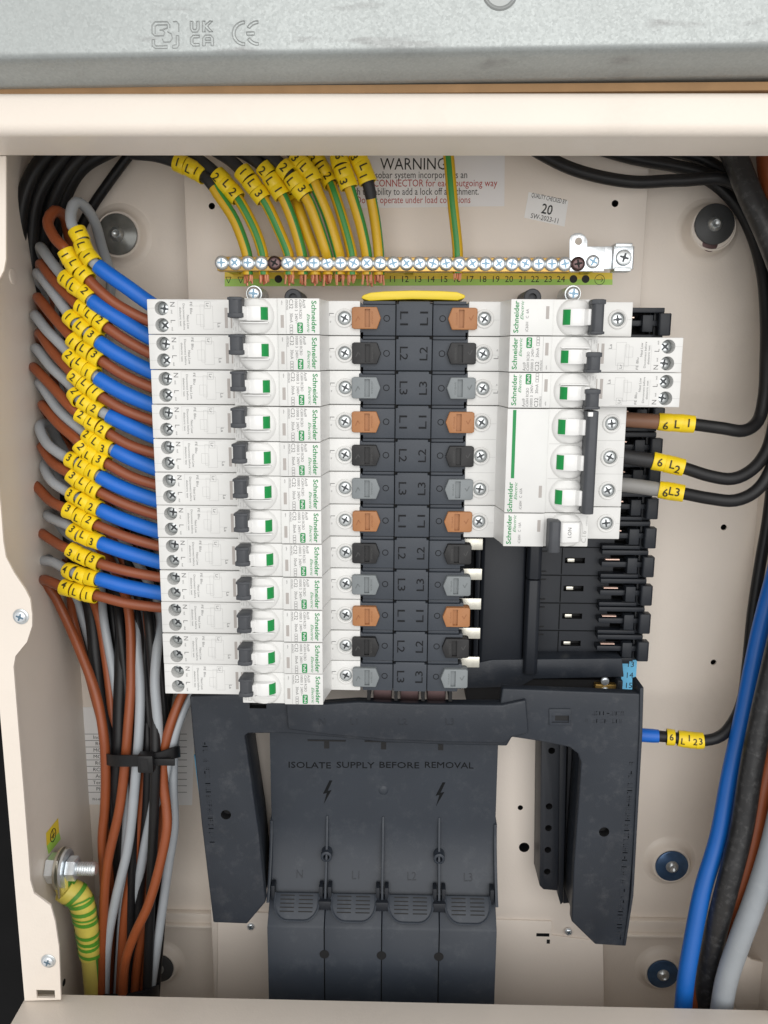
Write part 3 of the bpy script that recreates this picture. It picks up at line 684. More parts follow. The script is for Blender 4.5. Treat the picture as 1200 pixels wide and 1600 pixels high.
# ================================================================== breaker carrier (black plastic)
car = thing('breaker_carrier', 'black plastic breaker carrier with copper contacts beside the white breakers', 'breaker carrier', (30, YP, -222))
co = Vector((30, YP, -222))
YC = 58.0
part(MB().box(-140, 30, YC + 4, YP - .1, -219, -1), 'rear_tray', 'carrier_black', car)
bd = MB().box(31, 140, YC, YP - .1, -220, -1).mesh('base', 'carrier_black', bevel=.4)
cm = MB()
for k in range(12):
    z = rz(k); cm.box(96, 108.5, YC - 4, YC + 6, z - 1.6, z + 2.0).box(126, 139, YC - 5, YC + 7, z - 6.4, z - 1.8).box(124, 139, YC - 5, YC + 7, z + 1.8, z + 6.0)
wpart(cut(bd, cm.mesh('c', 'slot_black')), 'base', car)
# raised blank cover and ridge where breakers are missing
part(MB().prism_z([(43, YC), (43, 47), (45, 45.5), (68.5, 45.5), (70, 46.5), (70, YC)], -219.2, -128), 'blank_cover', 'carrier_black', car, bevel=.4)
part(MB().prism_z([(39.5, YC), (39.5, 44), (42.2, 43), (42.2, YC)], -218, -128), 'guide_rail', 'carrier_black', car, bevel=.3)
for z0, z1 in [(-221, -161), (-160.4, -128)]:
    part(MB().prism_z([(70.4, YC), (70.4, 42), (71.8, 40), (76.5, 39.6), (78.8, 41), (79.4, YC)], z0, z1), 'ridge', 'carrier_black', car, bevel=.5)
for k in range(12):
    z = rz(k)
    if k >= 7:
        part(MB().box(97.6, 102, YC - .4, YC + .8, z - .7, z + 1.5), 'contact_bead', 'tin', car, bevel=.3)
        for zz in (-7.2, 5.6):
            part(MB().box(80.6, 84.8, YC - .5, YC - .02, z + zz, z + zz + .7), 'catch', 'slot_black', car)
        part(MB().box(80, 125, YC - .5, YC - .02, z + 8.4, z + 8.95), 'row_seam', 'emboss_black', car)
        part(MB().box(94.0, 94.5, YC - .5, YC - .02, z - 8.4, z + 8.0), 'row_seam', 'emboss_black', car)
    # clip end with copper contact
    part(MB().box(140.2, 146, 54, YP - .2, z - 8.9, z + 8.9), 'end_block', 'carrier_black', car, bevel=.3)
    part(MB().box(131.5, 140, 53, YC, z - 8.8, z - 6.2), 'end_web', 'carrier_black', car, bevel=.2)
    part(MB().prism_z([(117, YC), (117, 50), (145, 50), (145, YC)], z + 6.0, z + 8.8), 'clip_arm', 'carrier_black', car, bevel=.3)
    part(MB().prism_z([(117, YC), (117, 50), (141.5, 50), (141.5, YC)], z - 1.6, z + 1.6), 'clip_arm', 'carrier_black', car, bevel=.3)
    part(MB().prism_z([(117, YC), (117, 51), (140, 51), (140, YC)], z - 8.7, z - 6.4), 'clip_arm', 'carrier_black', car, bevel=.3)
    part(MB().prism_z([(132, YC), (132, 47.5), (138, 47.5), (138, YC)], z - 5.0, z + 4.6), 'clip_post', 'carrier_black', car, bevel=.4)
    part(MB().prism_z([(141, 53), (141, 47), (142, 46.2), (147.4, 46.2), (148.2, 47), (148.2, 53)], z - 7.0, z + 5.6), 'clip_end', 'carrier_black', car, bevel=.7)
    part(MB().box(119, 127.5, 49.4, 52, z + 2.9, z + 3.5), 'copper_contact', 'contact_copper', car)
lowb = px2([(690, 1048), (735, 1038), (770, 1031), (972, 1029), (975, 1058), (834, 1061), (813, 1073), (690, 1077)], 44)
part(MB().prism(lowb, 44, YP - .5), 'end_bar', 'frame_plastic', car, bevel=.6)

# ================================================================== lower frame, neutral bars, incomer shroud
fr = thing('cover_frame', 'scuffed black plastic arch frame below the breakers with two hanging legs', 'cover frame', (0, YP, -400))
fo = Vector((0, YP, -400))
YFR = 14.0
arch = px2([(296, 1088), (420, 1082), (436, 1093), (500, 1100), (560, 1096), (640, 1099), (782, 1100), (785, 1076), (840, 1078), (998, 1084), (1004, 1084), (1000, 1170), (990, 1330), (977, 1479), (930, 1476), (893, 1440), (897, 1350), (905, 1240), (908, 1192), (903, 1178), (890, 1168), (840, 1158),
             (800, 1152), (792, 1166), (700, 1164), (600, 1160), (520, 1152), (450, 1146), (388, 1146), (382, 1150), (386, 1175), (404, 1300), (415, 1410), (386, 1444), (333, 1442), (328, 1400), (315, 1290), (301, 1150)], YFR)
bd = MB().prism(arch, YFR, YFR + 7).mesh('arch', 'frame_plastic', bevel=1.0, seg=3)
pa = P(403, 1101, YFR); pb_ = P(879, 1122, YFR); cm = MB().box(pa.x - 5, pa.x + 5, YFR - 5, YFR + 5, pa.z - 2.4, pa.z + 2.4).box(pb_.x - 4.4, pb_.x + 4.4, YFR - 5, YFR + 3, pb_.z - 1.6, pb_.z + 1.6)
for x, y in ((353, 1273), (944, 1300)):
    h = P(x, y, YFR); cm.lathe((h.x, YFR + 6, h.z), (0, -1, 0), [(3.0, 0), (3.3, 12)], 20)
wpart(cut(bd, cm.mesh('c', 'slot_black')), 'arch', fr)
# proud middle band of the arch, wider left shoulder, right shoulder
mid = px2([(446, 1096), (500, 1101), (560, 1097), (640, 1100), (784, 1102), (822, 1094), (826, 1146), (800, 1152), (790, 1162), (700, 1160), (600, 1156), (520, 1149), (450, 1140)], YFR - 3)
part(MB().prism(mid, YFR - 3, YFR + 2), 'middle_band', 'frame_plastic', fr, bevel=1.0, seg=3)
cfm = MB().prism(px2([(858, 1108), (892, 1108), (892, 1134), (858, 1134)], YFR - .8), YFR - .8, YFR + .5).mesh('catch_frame', 'frame_plastic', bevel=.2)
wpart(cut(cfm, MB().prism(px2([(862, 1118), (889, 1118), (889, 1129), (862, 1129)], YFR - .8), YFR - 3, YFR + .2).mesh('c', 'slot_black')), 'catch_frame', fr)
part(MB().prism(px2([(1000, 1076), (1006, 1074), (1004, 1145), (990, 1400), (978, 1478), (974, 1478), (986, 1400), (999, 1145)], YFR - 1.0), YFR - 1.0, YFR + 16), 'edge_rib', 'frame_plastic', fr, bevel=.4)
for pts in ([(304, 1156), (378, 1154), (384, 1180), (402, 1300), (412, 1408), (385, 1440), (336, 1438), (318, 1290)], [(912, 1176), (996, 1176), (986, 1330), (974, 1474), (932, 1472), (897, 1438), (901, 1350), (909, 1240)]):
    part(MB().prism(px2(pts, YFR + 6.8), YFR + 6.8, YFR + 40), 'leg_core', 'frame_plastic', fr, bevel=.6)
def emb(s_, h, x, z, y, rot, parent, name='embossed_word', **k): return part(MB().text(s_, h, x, z, y, rot, depth=.1, **k), name, 'emboss_black' if name == 'moulded_word' else 'emboss_faint', parent, smooth=0)
def worn(parent, x0, y0, x1, y1, Y, h, seed):
    """a line of moulded letters worn past reading: short raised strokes"""
    rg_ = random.Random(seed); a = P(x0, y0, Y); c = P(x1, y1, Y); d = (c - a); L_ = d.length; d.normalize(); q = Vector((-d.z, 0, d.x)); mb = MB(); t_ = 0.0
    while t_ < L_ - h:
        w_ = h * rg_.uniform(.45, .75)
        if rg_.random() > .16:
            for k in range(rg_.choice((2, 3))):
                if rg_.random() < .55: u0 = rg_.choice((0, w_ - h * .16)); u1 = u0 + h * .16; v0, v1 = 0, h
                else: u0, u1 = 0, w_; v0 = rg_.choice((0, .42, .84)) * h; v1 = v0 + h * .16
                pts_ = [a + d * (t_ + u0) + q * v0, a + d * (t_ + u1) + q * v0, a + d * (t_ + u1) + q * v1, a + d * (t_ + u0) + q * v1]
                mb.prism([(p_.x, p_.z) for p_ in pts_], Y - .12, Y + .1)
        t_ += w_ + h * .28
    part(mb, 'worn_lettering', 'emboss_faint', parent, smooth=0)
worn(fr, 316, 1160, 328, 1320, YFR, 3.0, 3); worn(fr, 970, 1468, 992, 1185, YFR, 3.0, 5)
worn(fr, 914, 1117, 980, 1118, YFR, 2.4, 7); worn(fr, 914, 1129, 976, 1130, YFR, 2.4, 9)
for s_, x in (('N', 503), ('L1', 553), ('L2', 629), ('L3', 703)):
    p = P(x, 1128, YFR - 3); emb(s_, 4.0, p.x, p.z, YFR - 3.15, 0, fr)

nb = thing('neutral_bar_holder', 'dark slim block with a column of small holes beside the hanging leg', 'terminal block', (90, YP, -380))
no = Vector((90, YP, -380))
bd = MB().prism(px2([(846, 1150), (875, 1150), (872, 1392), (849, 1390), (843, 1384)], 44), 44, YP - 1.8).mesh('block', 'carrier_black', bevel=.6)
cm = MB()
for x, y in [(862, 1173), (858, 1260), (857, 1294), (856, 1328), (855, 1362)]:
    h = P(x, y, 44); cm.lathe((h.x, 54, h.z), (0, -1, 0), [(2.2, 0), (2.2, 14)], 16)
wpart(cut(bd, cm.mesh('c', 'slot_black')), 'block', nb)
part(MB().prism(px2([(874, 1150), (886, 1150), (880, 1410), (876, 1414), (872, 1400)], 47), 47, YP - 1.8), 'side_fin', 'carrier_black', nb, bevel=.4)
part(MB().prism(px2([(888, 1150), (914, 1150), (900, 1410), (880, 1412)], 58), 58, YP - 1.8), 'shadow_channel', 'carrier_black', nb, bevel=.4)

bt = thing('neutral_terminal', 'brass terminal block with a bright screw above the arch frame', 'terminal', P(905, 1085, YP))
w_ = P(905, 1085, YP)
def rel(p, o): return Vector(p) - Vector(o)
a = P(880, 1066, 46); c = P(942, 1086, 46)
part(MB().box(a.x - 60, c.x, 48, YP - .3, c.z - 6, a.z + 1), 'terminal_body', 'slot_black', bt)
part(MB().box(P(930, 1066, 44).x, P(966, 1066, 44).x, 43, 47.9, c.z - 3, a.z), 'brass_block', 'brass', bt, bevel=.5)
for y in (1064, 1079):
    p = P(945, y, 43); o = part(screw_mb(p, 2.6, h=1.5), 'terminal_screw', 'zinc', bt)
part(MB().box(P(975, 1066, 40).x - 4, P(975, 1066, 40).x - .5, 40, YP - .3, c.z - 6, a.z + 4), 'end_post', 'carrier_black', bt, bevel=.8)

# incomer shroud
sh = thing('incomer_shroud', 'dark grey incomer shroud lettered ISOLATE SUPPLY BEFORE REMOVAL', 'terminal shroud', (-16, YP, -500))
so = Vector((-16, YP, -500))
XL, XR = -87.4, 56.2
def sprof(z):                                # depth of the moulded face at height z
    t = min(max((z + 322) / (-364.5 + 322), 0), 1)
    return 40.0 - 13.0 * t * t
zs_ = [-262, -290, -322] + [-322 - 4.25 * i for i in range(1, 11)]
prof = [(YP - 2, -262)] + [(sprof(z), z) for z in zs_] + [(YP - 2, -364.5)]
part(MB().prism_x(prof[::-1], XL, XR), 'upper_panel', 'shroud_plastic', sh, smooth=30)
prof = [(YP - 2, -364.8), (26.8, -364.8), (14.6, -378.4), (13.5, -380), (13.5, -500), (YP - 2, -500)]
CW = (XR - XL) / 4
for i in range(4):
    part(MB().prism_x(prof[::-1], XL + CW * i + .25, XL + CW * (i + 1) - .25), 'lower_block', 'shroud_plastic', sh, bevel=.35)
for x in (XL - .9, XR - 1.0):
    pr_ = [(YP - 2, -318)] + [(sprof(z) - 1.5 - 6 * max(0, min(1, (-326 - z) / 40)), z) for z in zs_ if z <= -322] + [(18, -366), (YP - 2, -366)]
    part(MB().prism_x(pr_[::-1], x, x + 1.9), 'side_cheek', 'shroud_plastic', sh, bevel=.3)
for i in range(1, 4):
    x = XL + CW * i
    pr_ = [(sprof(z) + 1, z) for z in zs_ if z <= -318] + [(28, -366), (21.5, -366), (24, -359), (30, -347), (35.6, -334), (39.4, -318)]
    rb = part(MB().prism_x(pr_, x - .75, x + .75), 'rib', 'shroud_plastic', sh, bevel=.3)
    if i != 2:
        MB().lathe((x, sprof(-342) + 1, -342), (0, -1, 0), [(3.6, 0), (3.6, 7.0), (3.1, 7.4), (2.1, 7.4), (1.9, 3)], 20).obj('screw_boss', 'shroud_plastic', rb)
    part(MB().lathe((x, 13.4, -397.8), (0, -1, 0), [(3.0, -.1), (3.0, .12)], 20), 'hole', 'slot_black', sh)
    part(MB().box(x - .3, x + .3, 13.4, 14, -499, -381), 'seam', 'emboss_black', sh)
    part(MB().box(x - 4.0, x + 4.0, 19, 28, -371, -365), 'hinge', 'carrier_black', sh, bevel=.6)
for i in range(4):
    x0 = XL + CW * i + 4.0; x1 = XL + CW * (i + 1) - 4.0; xm = (x0 + x1) / 2; w2 = (x1 - x0) / 2
    pts = [(-w2, 0), (-w2, -6)] + [(-w2 + 9 - 9 * math.cos(math.radians(a)), -6 - 10 * math.sin(math.radians(a))) for a in range(15, 91, 15)] + [(w2 - 9 + 9 * math.sin(math.radians(a)), -6 - 10 * math.cos(math.radians(a))) for a in range(0, 76, 15)] + [(w2, -6), (w2, 0)]
    fl = MB().prism(pts, -.7, 1.1)
    o = fl.obj('knockout_flap', 'shroud_plastic', sh, bevel=.4)
    o.location = (Vector((xm, 24.6, -363.0)) - so) * S; o.rotation_euler = (math.radians(-40), 0, 0)
    ring = MB().tube([Vector((a, -.7, c)) for a, c in pts], .75, 6); ring.obj('flap_rim', 'shroud_plastic', o)
    gv = MB()
    for c in (-1, 1):
        for q in range(5):
            gv.box(c * w2 * .42 - w2 * .32, c * w2 * .42 + w2 * .32, -.78, -.6, -2.0 - q * 2.3, -1.3 - q * 2.3)
    gv.obj('flap_groove', 'slot_black', o, smooth=0)
    for sx in (-1, 1):
        part(MB().box(xm + sx * (w2 + 1.2) - 1.2, xm + sx * (w2 + 1.2) + 1.2, 22, 29, -367, -357), 'flap_hinge', 'carrier_black', sh, bevel=.4)
for w_2, xa, xb in (('ISOLATE', 451, 517), ('SUPPLY', 526, 585), ('BEFORE', 593, 655), ('REMOVAL', 664, 740)):
    a = P(xa, 1195, 39.85); c = P(xb, 1195, 39.85); emb(w_2, 4.0, (a.x + c.x) / 2, a.z, 39.85, 0, sh, 'moulded_word', fit=c.x - a.x)
for i, s_ in enumerate(('N', 'L1', 'L2', 'L3')):
    w_m = MB().text(s_, 4.4, XL + CW * (i + .52), -355, 0, 0, depth=.12)
    for q in w_m.v: q.y += sprof(q.z) - .1
    part(w_m, 'moulded_word', 'emboss_faint', sh, smooth=0)
for i in (1, 3):
    x = XL + CW * i; z = -302
    part(MB().prism([(x + 1.6, z + 8), (x - 2.6, z - 1.2), (x - .2, z - .6), (x - 2.2, z - 8.4), (x + 2.8, z + 1.4), (x + .4, z + .8), (x + 3.4, z + 8)], 39.8, 40.2), 'lightning_mark', 'emboss_black', sh, smooth=0)
p = P(599, 1235, 40); part(MB().lathe((p.x, 40.1, p.z), (0, -1, 0), [(3.2, 0), (2.6, .5), (1.2, .7)], 18), 'ejector_mark', 'shroud_plastic', sh)
for i in range(1, 4):
    x = XL + CW * i; part(MB().box(x - 12, x + 12, 39.7, 41, -267.2, -266.2), 'top_slot', 'slot_black', sh); part(MB().box(x - 1.6, x + 1.6, 39.75, 41, -272, -267.25), 'top_slot', 'slot_black', sh)

# ================================================================== earth bar
eb = thing('earth_terminal_bar', 'brass earth bar with a row of bright clamp screws', 'terminal bar', P(620, 430, 55))
YE = 38.0
a = P(339, 412, YE); c = P(893, 412, YE)
part(MB().box(a.x, c.x, YE, YE + 8, a.z - 3.9, a.z + 3.9), 'bar', 'brass', eb, bevel=.4)
SX = [347 + 20.58 * i for i in range(28)]
SCREW = {}
for i, x in enumerate(SX):
    m_ = 'screw_dark' if i in (4, 27) else 'zinc'
    p = P(x, 410.5, YE - (.9 if i == 27 else 0))
    o = part(screw_mb((p.x, p.y, a.z + .4), 3.95, h=2.2), 'clamp_screw', m_, eb)
    cross_mb((p.x, p.y, a.z + .4), 3.6, h=2.2, rot=random.uniform(0, 1.6)).obj('cross_recess', 'recess_metal' if m_ == 'zinc' else 'slot_black', o, smooth=0)
brk = px2([(890, 424), (890, 375), (892, 368), (899, 364), (908, 364), (915, 369), (918, 376), (918, 385), (946, 385), (944, 424)], YE - .9)
bd = MB().prism(brk, YE - .9, YE - .05).mesh('bracket', 'zinc', bevel=.25)
h = P(904, 377, YE - .9); wpart(cut(bd, MB().lathe((h.x, YE + 3, h.z), (0, -1, 0), [(2.1, 0), (2.1, 8)], 18).mesh('c', 'zinc')), 'bracket', eb)
p = P(926, 409, YE - .9); o = part(screw_mb(p, 3.7, h=2.0), 'clamp_screw', 'zinc', eb); cross_mb(p, 3.7, h=2.0, rot=.3).obj('cross_recess', 'recess_metal', o, smooth=0)
a1 = P(944, 403, YE); c1 = P(990, 403, YE)
cl = part(MB().prism_z([(a1.x, YE - .9), (a1.x, YE), (a1.x + 2.5, YE), (a1.x + 3.5, YE + 3), (a1.x + 6, YE + 3), (a1.x + 6, YE - 1), (c1.x - 1.5, YE - 1), (c1.x, YE + 1), (c1.x, YE - .5), (c1.x - 1, YE - 2.4), (a1.x + 4.6, YE - 2.4), (a1.x + 4, YE - .9)], a1.z - 6.2, a1.z + 6.2), 'end_clamp', 'zinc', eb, bevel=.25)
for dz in (-7.6, 5.4): MB().box(a1.x + 5, c1.x - 2, YE - 4, YE + 6, a1.z + dz, a1.z + dz + 2.2).obj('clamp_cheek', 'zinc_dull', cl, bevel=.4)
p = P(974, 403, YE - 2.4); o = MB().lathe(p, (0, -1, 0), [(4.4, 0), (4.4, .8), (3.9, 1.8), (2.6, 2.2)], 22).obj('clamp_screw', 'zinc_dull', cl); cross_mb(p - Vector(eb.location) / S, 3.9, h=2.2, rot=.5).obj('cross_recess', 'recess_dark', eb, smooth=0)
for x in (352, 640, 930):
    q = P(x, 412, YE); part(MB().box(q.x - 2.4, q.x + 2.4, YE + 7.9, YP - .05, q.z - 3, q.z + 3), 'bar_foot', 'cap_yellow', eb)

lb = thing('earth_number_strip', 'yellow and green strip numbered 1 to 24 under the earth bar', 'label', P(650, 440, YP))
YL = YP - .25
top = px2([(351, 424), (957, 426), (957, 436.5), (351, 435.5)], YL); bot = px2([(351, 435.5), (957, 436.5), (957, 445), (351, 447.5)], YL)
part(MB().prism(top, YL, YP - .02), 'yellow_band', 'label_yellow', lb); part(MB().prism(bot, YL, YP - .02), 'green_band', 'label_green', lb)
m = MB(); yl = YL - .06
nx = {1: 394, 2: 414, 3: 453, 4: 473, 5: 493, 6: 513, 7: 533}
for n in range(8, 25): nx[n] = 552.5 + (n - 8) * 20.25
for n, x in nx.items():
    p = P(x, 436, yl); m.text(str(n), 3.5, p.x, p.z, yl)
for x in (357, 376):
    p = P(x, 437, yl); m.ribbon([(p.x - 1.6, p.z + 1.5), (p.x + 1.6, p.z + 1.5), (p.x, p.z - 2)], .35, yl, closed=True)
for x in (435, 896, 915):
    p = P(x, 436, yl); m.lathe((p.x, yl + .02, p.z), (0, -1, 0), [(2.3, 0), (2.3, .03)], 18)
p = P(937, 437, yl); m.ribbon(arc(p.x, p.z, 2.9, 0, 360, 20), .3, yl).ribbon([(p.x - 2, p.z), (p.x + 2, p.z)], .3, yl).ribbon([(p.x + .8, p.z + 1.2), (p.x + 2, p.z), (p.x + .8, p.z - 1.2)], .3, yl)
part(m, 'number_print', 'print_black', lb, smooth=0)

# ================================================================== stickers and labels
wl = thing('warning_label', 'clear WARNING label with black and red lines behind the earth wires', 'label', P(640, 330, YP))
part(MB().prism(px2([(505, 225), (789, 225), (788, 322), (505, 326)], YL), YL, YP - .02), 'film', 'label_sheer', wl)
mk = MB(); mr = MB()
def fitted(mb, s_, x0, x1, y, h, **k):
    a = P(x0, y, YL - .06); c = P(x1, y, YL - .06); mb.text(s_, h, (a.x + c.x) / 2, (a.z + c.z) / 2, YL - .06, 0.004, fit=c.x - a.x, **k)
fitted(mk, 'WARNING', 594, 697, 256, 6.4)
fitted(mk, 'The isobar system incorporates an', 561, 730, 273, 3.9); fitted(mr, 'ON LOAD DISCONNECTOR for each outgoing way', 505, 777, 286, 3.9)
fitted(mk, 'with the ability to add a lock off attachment.', 543, 748, 299, 3.9); fitted(mr, 'Do not operate under load conditions', 557, 735, 312, 3.9)
part(mk, 'black_print', 'print_black', wl, smooth=0); part(mr, 'red_print', 'print_red', wl, smooth=0)
ql = thing('quality_sticker', 'small tilted white sticker reading QUALITY CHECKED BY 20', 'label', P(853, 350, YP))
part(MB().prism(px2([(826, 300), (888, 314), (882, 354), (819, 340)], YL), YL, YP - .02), 'paper', 'label_white', ql)
m = MB(); an = -math.radians(11)
for s_, x, y, h, w_2 in (('QUALITY CHECKED BY', 858, 310, 2.5, 21), ('20', 855, 327, 5.4, 6.4), ('SW-2023-11', 851, 341, 2.7, 16.5)):
    p = P(x, y, YL - .06); m.text(s_, h, p.x, p.z, YL - .06, an, fit=w_2, bold=.012 if s_ == '20' else .0)
part(m, 'black_print', 'print_black', ql, smooth=0)
rl = thing('ratings_label', 'pale label with a ratings table behind the bundled cables', 'label', P(190, 1255, YB))
YR = YB - .3
part(MB().prism(px2([(128, 1105), (305, 1105), (300, 1258), (135, 1257)], YR), YR, YB - .02), 'paper', 'label_white', rl)
m = MB(); rows = ['Incomer', 'RCCB', 'MCB 1P', 'MCB 3P', 'RCBO', 'RCBO L', 'Active', 'Terminal', 'Phase']
ys = [1147 + 10.1 * i for i in range(10)]
for y in ys:
    a = P(131 + (y - 1147) * .06, y, YR - .06); c = P(292, y, YR - .06); m.ribbon([(a.x, a.z), (c.x, c.z)], .35, YR - .06)
a = P(131, ys[0], YR - .06); c = P(137, ys[-1], YR - .06); m.ribbon([(a.x, a.z), (c.x, c.z)], .35, YR - .06)
for s_, y in zip(rows, ys):
    p = P(160, y + 5, YR - .06); m.text(s_, 2.6, p.x, p.z, YR - .06)
p = P(157, 1249, YR - .06); m.text('PH-402209', 1.7, p.x, p.z, YR - .06)
part(m, 'table_print', 'print_black', rl, smooth=0)
es = thing('earth_sticker', 'small yellow and green earth symbol sticker on the inner side wall', 'label', PX(85, 1330, -224.4))
XW = -224.3
def wall_quad(pts, off=0.0): return [PX(x, y, XW + off) for x, y in pts]
mb = MB(); q = wall_quad([(72, 1302), (91, 1278), (92.5, 1300), (73, 1322)]); mb.add(q, [(0, 1, 2, 3)]); part(mb, 'yellow_half', 'label_yellow', es, smooth=0)
mb = MB(); q = wall_quad([(73, 1322), (92.5, 1300), (95, 1311), (76, 1335)]); mb.add(q, [(0, 1, 2, 3)]); part(mb, 'green_half', 'label_green', es, smooth=0)
c = (PX(83, 1305, XW + .15)); mb = MB(); rg = [Vector((XW + .15, c.y + 4 * math.cos(a * math.pi / 12), c.z + 4 * math.sin(a * math.pi / 12))) for a in range(25)]
mb.tube(rg, .25, 6); mb.tube([(XW + .15, c.y, c.z + 3.2), (XW + .15, c.y, c.z)], .22, 6)
for i, w_2 in enumerate((2.6, 1.7, .8)): mb.tube([(XW + .15, c.y - w_2, c.z - .9 * i), (XW + .15, c.y + w_2, c.z - .9 * i)], .22, 6)
part(mb, 'earth_symbol', 'print_black', es)
bl = thing('blue_number_label', 'light blue label numbered 13, 14 and 15 above the arch frame', 'label', P(985, 1086, 60))
part(MB().prism(px2([(972, 1024), (996, 1024), (992, 1084), (970, 1084)], 60), 60, YP - .05), 'plate', 'label_blue', bl)
m = MB()
for s_, x, y in (('13', 986, 1038), ('14', 984.5, 1055), ('15', 983, 1071)):
    p = P(x, y, 59.9); m.text(s_, 3.6, p.x, p.z, 59.9)
part(m, 'number_print', 'print_black', bl, smooth=0)
bs = thing('blue_strip_label', 'narrow light blue strip showing past the hanging leg near the cables', 'label', P(312, 1258, 60))
part(MB().prism(px2([(303, 1180), (330, 1180), (330, 1258), (313, 1258)], 60), 60, YP - .05), 'plate', 'label_blue', bs)

# ================================================================== cables
mat('marker_ink', (0.03, 0.025, 0.004), .6)
def nearest(path, x, y, i0=0):
    best = None
    for i in range(i0, len(path)):
        q = PR(path[i]); d = (q[0] - x) ** 2 + (q[1] - y) ** 2
        if best is None or d < best[0]: best = (d, i)
    return best[1]
WRAP = {}
def wrap_shape(ch, size):
    """a character cut into narrow bands so that it can follow a round ring"""
    if (ch, size) in WRAP: return WRAP[(ch, size)]
    vs, fs = text_shape(ch, size, .012, 0, None, 'c', 1.0, 0)
    bm = bmesh.new(); vv = [bm.verts.new(q) for q in vs]
    for f in fs: bm.faces.new([vv[i] for i in f])
    for k in range(-7, 8):
        bmesh.ops.bisect_plane(bm, geom=bm.verts[:] + bm.edges[:] + bm.faces[:], plane_co=(0, k * .42 + .03, 0), plane_no=(0, 1, 0))
    bm.verts.index_update(); out = ([tuple(q.co) for q in bm.verts], [[q.index for q in f.verts] for f in bm.faces]); bm.free()
    WRAP[(ch, size)] = out; return out
def marker(parent, o0, path, i, r, ln, ch, size=4.3, wob=.10):
    """yellow slip-on ring with its character, wrapped on the cable at path[i]"""
    c = path[i]; t = (path[min(i + 1, len(path) - 1)] - path[max(i - 1, 0)]).normalized()
    if t.x < 0: t = -t
    t = (t + Vector((random.uniform(-wob, wob), 0, random.uniform(-wob, wob)))).normalized()
    n = CPOS - c; n = (n - t * n.dot(t)).normalized(); up = n.cross(t)
    f = random.choice((-1, 1)) * .28
    prof = [(r - .7, -ln / 2), (r + f * .5, -ln / 2), (r + .12 + f * .5, -ln / 2 + .35), (r + .1 - f * .5, ln / 2 - .35), (r - f * .5, ln / 2), (r - .7, ln / 2)]
    mk_ = MB().lathe(c - o0, t, prof, 22, close=False).obj('cable_marker', 'marker_yellow', parent)
    vs, fs = wrap_shape(ch, size)
    R_ = r + .44; ph = random.uniform(-.42, .22)
    pts = [c - o0 + t * (a * .95) + n * (R_ * math.cos(b_ / R_ + ph)) + up * (R_ * math.sin(b_ / R_ + ph)) for a, b_, d in vs]
    mm = MB(); mm.add(pts, fs); mm.obj('marker_print', 'marker_ink', mk_, smooth=0)
def cable(name, label, pts, r, m, group=None, cat='cable', world=False, step=3.0, uv=False, n=14, phase=0.0):
    """pts: (px, py, depth) of the survey photo, or world mm"""
    w_2 = [Vector(q) for q in pts] if world else PP(pts)
    path = spline(w_2, step)
    lo = min(path, key=lambda q: q.z)
    t = thing(name, label, cat, lo, group)
    MB().tube([q - lo for q in path], r, n, uv=uv, phase=phase).obj('insulation', m, t, smooth=60)
    return t, path, lo
def sleeve(t, lo, path, i0, i1, r, m, name='sleeve'):
    seg = [q - lo for q in path[i0:i1 + 1]]
    rr = [r * (.93 if k in (0, len(seg) - 1) else 1.0) for k in range(len(seg))]
    return MB().tube(seg, rr, 16).obj(name, m, t, smooth=60)
NEUT = [  # grey core: tip and way points, three ring positions, then the blue sleeve to the terminal
    ([(172, 440, 74), (160, 385, 66), (148, 345, 52), (133, 322, 40), (117, 314, 32), (110, 330, 27), (114, 352, 22)], [(124, 368), (131, 388), (141, 404)], [(152, 415), (195, 446)]),
    ([(75, 430, 70), (66, 396, 56), (62, 386, 44), (76, 402, 34), (97, 428, 27)], [(107, 438), (121, 450), (136, 461)], [(143, 469), (186, 498)]),
    ([(72, 470, 70), (63, 438, 56), (60, 429, 44), (76, 452, 34), (108, 489, 25)], [(114, 500), (129, 513), (147, 528)], [(154, 534), (188, 556)]),
    ([(70, 530, 70), (60, 502, 56), (56, 494, 44), (74, 515, 34), (106, 547, 25)], [(114, 560), (128, 571), (143, 582)], [(152, 590), (195, 615)]),
    ([(70, 585, 70), (60, 553, 56), (57, 545, 44), (80, 572, 34), (115, 608, 27)], [(120, 620), (135, 631), (152, 640)], [(169, 649), (206, 667)]),
    ([(76, 640, 70), (66, 610, 56), (62, 600, 44), (93, 642, 34), (132, 676, 25)], [(142, 684), (154, 692), (168, 700)], [(178, 703), (208, 718)]),
    ([(92, 690, 70), (76, 664, 56), (60, 668, 42), (72, 692, 32), (106, 714, 24)], [(115, 720), (131, 729), (147, 738)], [(155, 744), (195, 764)]),
    ([(92, 750, 70), (74, 724, 56), (68, 730, 44), (84, 752, 32), (110, 770, 26)], [(118, 775), (133, 784), (149, 792)], [(156, 796), (195, 813)]),
    ([(104, 830, 70), (82, 802, 56), (74, 807, 44), (90, 815, 34), (110, 824, 26)], [(119, 832), (134, 839), (151, 845)], [(156, 848), (201, 864)]),
    ([(96, 905, 70), (76, 870, 54), (67, 874, 42), (84, 880, 34), (104, 887, 27)], [(111, 893), (128, 899), (145, 903)], [(153, 904), (201, 917)])]
